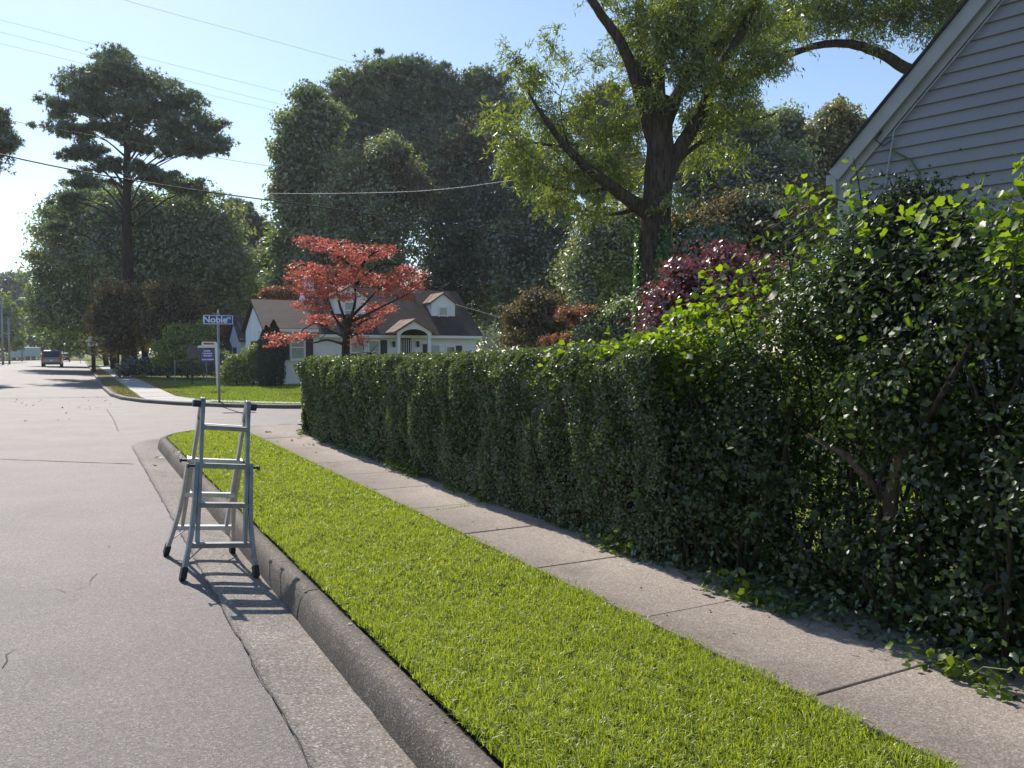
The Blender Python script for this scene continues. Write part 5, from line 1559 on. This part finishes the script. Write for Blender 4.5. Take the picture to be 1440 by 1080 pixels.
def street_sign():
    p = ground(308.5, 566, .13)
    root = empty('street_name_sign', p, face_cam(p) + R(2), label='blue street name sign reading Noble on a grey steel post at the corner', cat='street sign')
    s = p.length / F * .97
    zt = at(309, 444, root.location.xy.length * .97).z
    d = (Vector((p.x, p.y, 0))).dot(Vector((math.sin(YAW), math.cos(YAW), 0)))
    def H(py): return at(309, py, d).z - p.z
    w = 39 * d / F
    MB().tube([(0, 0, -.2), (0, 0, H(446))], .035, 8).build('post', M['galv'], root, smooth=True)
    MB().box(-.035, .035, -.03, .03, H(455) - .02, H(455)).build('bracket', M['galv'], root)
    b = MB().box(-w / 2, w / 2, -.045, -.037, H(456), H(443.5)).build('name_blade', M['sign_white'], root)
    hh = H(443.5) - H(456)
    MB().box(-w / 2 + .02, w / 2 - .02, -.048, -.0455, H(456) + .018, H(443.5) - .018).build('blade_face', M['sign_blue'], b)
    text_part('lettering', 'Noble', hh * .98, 'sign_white', b, (-.09, -.051, H(450) + .0), bold=.006, sx=1.05)
    text_part('lettering', 'DR', hh * .34, 'sign_white', b, (w * .36, -.051, H(447.5)), bold=.002)
    # cross blade seen edge-on plus cap
    MB().box(-.006, .006, -.42, .42, H(443) + .02, H(436)).build('cross_blade', M['galv'], root)
    MB().box(-.045, .045, -.03, .03, H(443.4), H(440)).build('cap', M['galv'], root)


def sale_sign():
    p = ground(307, 549, .13)
    root = empty('yard_sign', p, face_cam(p) + R(4), label='white wooden sign post with hanging purple panel and small red-edged rider on the lawn', cat='yard sign')
    d = (Vector((p.x, p.y, 0))).dot(Vector((math.sin(YAW), math.cos(YAW), 0)))
    def H(py): return at(305, py, d).z - p.z
    s = d / F
    m = MB(); m.bar((0, 0, -.15), (-.06, 0, H(484)), .105, .105, up=(0, 1, 0)); m.build('post', M['white_paint'], root)
    MB().prism([(-.12, H(484)), (.0, H(484)), (-.06, H(481))], -.055, .055, 'y').build('post_cap', M['white_paint'], root)
    MB().box(-24 * s - .06, -.10, -.04, .04, H(489), H(486)).build('arm', M['white_paint'], root)
    pn = MB().box(-22 * s, -5.5 * s, -.012, .012, H(508), H(491)).build('hanging_panel', M['sign_purple'], root)
    for i, (py, wd) in enumerate(((493.5, 9), (497, 12), (500.3, 10), (505.5, 14))):
        cx = -13.7 * s
        # illegible rows of white lettering: separate small strokes
        m = MB(); x = cx - wd * s / 2
        pr = random.Random(i)
        while x < cx + wd * s / 2:
            w = pr.uniform(.02, .045); m.box(x, x + w, -.0155, -.0135, H(py) - .028, H(py) + .028); x += w + pr.uniform(.012, .025)
        m.build('lettering', M['sign_white'], pn)
    for x in (-20.5 * s, -7 * s): MB().tube([(x, 0, H(491)), (x, 0, H(489))], .008, 5).build('hanger', M['galv'], root)
    r = MB().box(-21 * s, -2.5 * s, -.012, .012, H(486), H(480.6)).build('rider', M['sign_white'], root)
    MB().box(-18.5 * s, -5 * s, -.016, -.013, H(484.6), H(482.2)).build('rider_print', M['sign_red'], r)


def round_sign():
    p = ground(270.5, 541, .13)
    root = empty('round_sign_back', p, face_cam(p), label='weathered round sign seen from behind on a thin wooden post on the lawn', cat='sign')
    d = (Vector((p.x, p.y, 0))).dot(Vector((math.sin(YAW), math.cos(YAW), 0)))
    def H(py): return at(270, py, d).z - p.z
    MB().box(-.04, .04, -.03, .03, -.1, H(500)).build('post', M['wood_post'], root)
    m = MB(); m.tube([(0.06, -.045, H(495)), (.06, -.06, H(495))], .32, 22)
    m.build('disc', M['sign_back'], root)


def speed_sign():
    p = ground(131.5, 523, .13)
    d = (Vector((p.x, p.y, 0))).dot(Vector((math.sin(YAW), math.cos(YAW), 0)))
    pole = empty('utility_pole', p + Vector((.02, .25, 0)), 0, label='dark wooden utility pole behind the speed limit sign', cat='utility pole')
    MB().tube([(0, 0, -.2), (0, 0, 8.6)], [.15, .11], 10).build('pole', M['wood_post'], pole, smooth=True)
    MB().bar((-1, 0, 8.2), (1, 0, 8.2), .1, .12).build('crossarm', M['wood_post'], pole)
    root = empty('speed_limit_sign', p, face_cam(p), label='white speed limit 25 sign on the right verge', cat='traffic sign')
    def H(py): return at(131, py, d).z - p.z
    s = d / F
    MB().tube([(0, 0, -.1), (0, 0, H(475))], .03, 6).build('post', M['wood_post'], root)
    pl = MB().box(-5.6 * s, 5.6 * s, -.05, -.04, H(486.8), H(473.6)).build('plate', M['sign_white'], root)
    text_part('lettering', 'SPEED', .17, 'sign_black', pl, (0, -.053, H(476)), bold=.003)
    text_part('lettering', 'LIMIT', .17, 'sign_black', pl, (0, -.053, H(479)), bold=.003)
    text_part('lettering', '25', .37, 'sign_black', pl, (0, -.053, H(483.6)), bold=.012)
    # small red and white sign further on
    q = ground(113, 510, .13)
    r2 = empty('red_white_sign', q, face_cam(q) + R(25), label='small red and white sign far up the right verge', cat='sign')
    MB().tube([(0, 0, -.1), (0, 0, 2.3)], .035, 6).build('post', M['galv'], r2)
    MB().box(-.5, .1, -.05, -.04, 1.8, 2.35).build('plate', M['sign_white'], r2)
    MB().prism([(.1, 1.7), (.55, 1.95), (.5, 2.4), (.14, 2.3)], -.05, -.04, 'y').build('red_plate', M['sign_red'], r2)


street_sign(); sale_sign(); round_sign(); speed_sign()

# ------------------------------------------------------------------ chain-link fence
def fence():
    p0, p1 = Vector((4.6, 47.5, .12)), Vector((13.0, 49.5, .12))
    dv = p1 - p0; L = dv.length
    root = empty('chain_link_fence', p0, math.atan2(dv.y, dv.x), label='low chain-link fence across the back of the corner lawn', cat='fence')
    n = 5
    for i in range(n + 1):
        MB().tube([(L * i / n, 0, -.1), (L * i / n, 0, 1.12)], .03, 6).build('post', M['galv'], root)
    MB().tube([(0, 0, 1.1), (L, 0, 1.1)], .02, 6).build('top_rail', M['galv'], root)
    m = MB(); st = .12; k = int(L / st)
    for i in range(k):
        x = i * st
        m.bar((x, 0, .05), (min(L, x + 1.04), 0, 1.08), .006, .006, up=(0, 1, 0)); m.bar((x, .004, 1.08), (min(L, x + 1.04), .004, .05), .006, .006, up=(0, 1, 0))
    m.build('wire_mesh', M['galv'], root, kind='stuff')


fence()

# ------------------------------------------------------------------ vehicles
def wheel(root, x, y, r, w):
    t = MB().tube([(x - w / 2, y, r), (x + w / 2, y, r)], r, 20).build('wheel', M['tyre'], root)
    s = 1 if x > 0 else -1
    MB().tube([(x + s * (w / 2), y, r), (x + s * (w / 2 + .012), y, r)], r * .6, 14).build('rim', M['galv'], t)


def vehicle(name, label, loc, rz, Wd, Ln, Ht, paint, kind='van'):
    """rear at -y"""
    root = empty(name, loc, rz, label=label, cat='van' if kind == 'van' else 'car')
    hw = Wd / 2
    # body lower: loft of sections along y
    ysec = [0, .10, .5, 1.2, Ln * .5, Ln - 1.3, Ln - .5, Ln - .1, Ln]
    wsc = [.90, .96, 1, 1, 1, 1, .96, .88, .80]
    belt = Ht * .57
    tops = [belt * .92, belt, belt, belt, belt, belt * .97, belt * .86, belt * .74, belt * .6]
    m = MB(); nn = 10
    for yv, ws, tz in zip(ysec, wsc, tops):
        w = hw * ws; z0 = .24
        sec = [(-w * .88, z0), (-w * .98, z0 + .12), (-w, z0 + .35), (-w * .985, tz - .12), (-w * .93, tz), (w * .93, tz), (w * .985, tz - .12), (w, z0 + .35), (w * .98, z0 + .12), (w * .88, z0)]
        m.v += [(a, yv, b) for a, b in sec]
    for i in range(len(ysec) - 1):
        for j in range(nn):
            m.f.append((i * nn + j, i * nn + (j + 1) % nn, (i + 1) * nn + (j + 1) % nn, (i + 1) * nn + j))
    m.f.append(tuple(range(nn - 1, -1, -1))); m.f.append(tuple((len(ysec) - 1) * nn + j for j in range(nn)))
    m.build('body', M[paint], root, smooth=False, bevel=.02)
    # cabin (glass house) and roof
    yr0, yr1 = (.12, .42) if kind == 'van' else (.55, 1.15)
    yf0, yf1 = Ln - 1.25, Ln - 2.0
    w0, w1 = hw * .93, hw * .76
    zt = Ht - .06
    vs = [(-w0, yr0, belt - .005), (w0, yr0, belt - .005), (w0, yf0, belt - .005), (-w0, yf0, belt - .005), (-w1, yr1, zt), (w1, yr1, zt), (w1, yf1, zt), (-w1, yf1, zt)]
    MB().add(vs, [(0, 1, 5, 4), (1, 2, 6, 5), (2, 3, 7, 6), (3, 0, 4, 7), (4, 5, 6, 7)]).build('glasshouse', M['car_glass'], root)
    vs = [(-w1 - .02, yr1 - .05, zt - .02), (w1 + .02, yr1 - .05, zt - .02), (w1 + .02, yf1 + .04, zt - .02), (-w1 - .02, yf1 + .04, zt - .02), (-w1 + .1, yr1 + .1, Ht), (w1 - .1, yr1 + .1, Ht), (w1 - .1, yf1 - .1, Ht), (-w1 + .1, yf1 - .1, Ht)]
    MB().add(vs, [(3, 2, 1, 0), (4, 5, 6, 7), (0, 1, 5, 4), (1, 2, 6, 5), (2, 3, 7, 6), (3, 0, 4, 7)]).build('roof', M[paint], root, bevel=.02)
    for sx in (-1, 1):
        for ya, yb in ((yr0, yr1), (Ln * .38, Ln * .38), (Ln * .6, Ln * .6), (yf0, yf1)):
            MB().bar((sx * w0, ya, belt - .03), (sx * w1, yb, zt), .07, .09, up=(0, 1, 0)).build('pillar', M[paint], root)
        MB().box(*sorted((sx * hw * .74, sx * hw * .93)), -.03, .12, belt * .62, belt * 1.22).build('tail_lamp', M['tail'], root)
        MB().box(*sorted((sx * hw * .96, sx * (hw + .17))), yf0 - .25, yf0 - .12, belt - .02, belt + .16).build('mirror', M[paint], root)
        for yv in (.85, Ln - .95): wheel(root, sx * (hw - .13), yv, .33, .22)
        if kind == 'van': MB().tube([(sx * w1 * .85, yr1 + .2, Ht + .04), (sx * w1 * .85, yf1 - .2, Ht + .04)], .02, 6).build('roof_rail', M['plastic_grey'], root)
    MB().box(-hw * .92, hw * .92, -.08, .04, .26, .50).build('rear_bumper', M['plastic_grey'], root, bevel=.02)
    MB().box(-.16, .16, -.035, -.0, belt * .60, belt * .60 + .15).build('number_plate', M['sign_white'], root)
    MB().bar((-hw * .7, .0, belt * .86), (hw * .7, .0, belt * .86), .03, .05).build('tailgate_trim', M['plastic_grey'], root)
    return root


p = ground(72.5, 515.2, .15)
vehicle('minivan', 'grey minivan driving away down the street', Vector((p.x, p.y, road_z(p.x))), R(-1), 1.98, 4.8, 1.78, 'van_paint')
p = ground(90, 508.3, .12)
vehicle('dark_car', 'dark car just beyond the minivan on the right', Vector((p.x, p.y, road_z(p.x))), R(0), 1.80, 4.6, 1.45, 'car_dark', 'car')


def trailer():
    p = ground(34, 506.5, .13)
    d = p.y
    root = empty('cargo_trailer', (p.x, p.y, .13), R(-4), label='long white enclosed cargo trailer parked at the far left of the street', cat='trailer')
    L = 36 * d * .90 / F
    MB().box(-L / 2, L / 2, 0, 2.2, .45, 2.45).build('box_body', M['trailer'], root, bevel=.05)
    for i in range(7):
        x = -L / 2 + L * (i + .5) / 7
        MB().box(x - .02, x + .02, -.012, -.001, .5, 2.4).build('panel_rib', M['galv'], root)
    MB().box(-L / 2, L / 2, -.02, -.002, .45, .55).build('bottom_rail', M['galv'], root)
    for x in (L * .12, L * .30):
        t = MB().tube([(x, -.05, .34), (x, .2, .34)], .34, 18).build('wheel', M['tyre'], root)
        MB().tube([(x, -.07, .34), (x, -.05, .34)], .18, 12).build('rim', M['galv'], t)
    MB().prism([(L * .02, .72), (L * .06, .80), (L * .36, .80), (L * .40, .72)], -.12, -.03, 'y').build('mudguard', M['galv'], root)
    for x in (-.6, .4): MB().box(x - .35, x + .35, .7, 1.4, 2.451, 2.75).build('roof_vent', M['white_paint'], root, bevel=.05)
    MB().bar((-L / 2, 1.1, .5), (-L / 2 - 1.3, 1.1, .5), .12, .1).build('tow_bar', M['galv'], root)


trailer()

# ------------------------------------------------------------------ street lamps and wires
def lamp(px, zc, h_px, label):
    p = at(px, 500, zc)
    root = empty('street_lamp', (p.x, p.y, .12), 0, label=label, cat='street lamp', group='street lamps at the far left')
    h = at(px, h_px, zc).z - .12
    MB().tube([(0, 0, -.1), (0, 0, h)], [.13, .09], 8).build('pole', M['galv'], root, smooth=True)
    MB().tube([(0, 0, h - .4), (.9, 0, h - .05), (2.0, 0, h)], .04, 6).build('arm', M['galv'], root)
    MB().tube([(1.8, 0, h + .02), (2.1, 0, h + .05), (2.6, 0, h + .02), (2.9, 0, h - .02)], [.08, .16, .19, .08], 8).build('lamp_head', M['white_paint'], root, smooth=True)


lamp(4, 100, 420, 'street lamp highest of three at the far left edge')
lamp(13, 105, 447, 'street lamp on the pole by the trailer left end')
lamp(31, 140, 457, 'street lamp furthest down the left side of the street')


def wire(pts, r, mat, label, name='power_line'):
    """pts: (px,py,depth)"""
    P = [at(*p) for p in pts]
    o = P[0].copy()
    root = MB()
    m = MB(); limb([q - o for q in P], r, r, m, 5, sub=8)
    ob = m.build(name, M[mat], None, smooth=True)
    ob.location = o
    tag(ob, label, 'wire')
    return ob


wire([(-400, 112, 34), (0, 217, 38), (240, 262, 42), (480, 295, 47), (700, 327, 54), (866, 342, 62)], .036, 'wire_black', 'thick black cable sagging across the street from the left edge')
wire([(-400, 95, 36), (0, 167, 40), (200, 203, 44), (375, 233, 48), (640, 268, 55), (866, 296, 62)], .013, 'wire_black', 'thinner dark cable just above the thick black one')
wire([(-400, -68, 40), (0, 28, 44), (200, 80, 48), (410, 133, 52), (650, 193, 58), (866, 250, 62)], .008, 'wire_grey', 'top thin wire of the parallel three passing above the pine')
wire([(-400, -52, 40.5), (0, 45, 44.5), (200, 97, 48.5), (400, 148, 52.5), (650, 204, 58), (866, 255, 62.4)], .008, 'wire_grey', 'middle thin wire of the parallel three behind the pine top')
wire([(-400, -36, 41), (0, 61, 45), (200, 110, 49), (385, 155, 53), (650, 215, 58.5), (866, 260, 62.8)], .008, 'wire_grey', 'lowest thin wire of the parallel three behind the pine top')
wire([(-100, -85, 26), (175, 0, 30), (350, 48, 33), (520, 95, 36), (700, 144, 41)], .006, 'wire_grey', 'single thin wire crossing the open sky at the top')
wire([(370, 272, 44), (480, 272, 36), (600, 268, 30), (710, 255, 26), (820, 238, 23), (905, 218, 21.5)], .009, 'wire_grey', 'pale sagging service wire in front of the wood reaching the oak', 'service_wire')
wire([(640, 428, 38), (720, 450, 33), (790, 458, 29), (850, 452, 26), (893, 440, 24)], .010, 'wire_black', 'dark wire running from the dormer to the oak', 'service_wire')
wire([(745, 478, 34), (800, 474, 30), (850, 468, 27), (893, 460, 24)], .012, 'wire_grey', 'pale lower wire just above the hedge top left of the oak', 'service_wire')
wire([(780, 338, 60), (866, 344, 58), (900, 346, 56), (1000, 350, 52)], .02, 'wire_black', 'dark wire crossing behind the oak trunk', 'service_wire')
p = at(866, 500, 60)
up = empty('utility_pole', (p.x, p.y, .12), 0, label='distant utility pole seen just left of the oak trunk', cat='utility pole')
hh = at(866, 246, 60).z
MB().tube([(0, 0, -.2), (0, 0, hh)], [.17, .12], 10).build('pole', M['wood_post'], up, smooth=True)
MB().bar((-1.1, 0, hh - .4), (1.1, 0, hh - .4), .1, .12).build('crossarm', M['wood_post'], up)


# ------------------------------------------------------------------ air
hz, nt, nd, lk, b = new_mat('haze_air')
nd.remove(b)
pv = nd.new('ShaderNodeVolumePrincipled')
pv.inputs['Color'].default_value = (.86, .91, 1.0, 1)
pv.inputs['Density'].default_value = 0.00032
pv.inputs['Anisotropy'].default_value = 0.35
lk.new(pv.outputs[0], nd['Material Output'].inputs['Volume'])
MB().box(-910, 910, -310, 1210, -1.1, 34).build('haze', hz, kind='stuff')
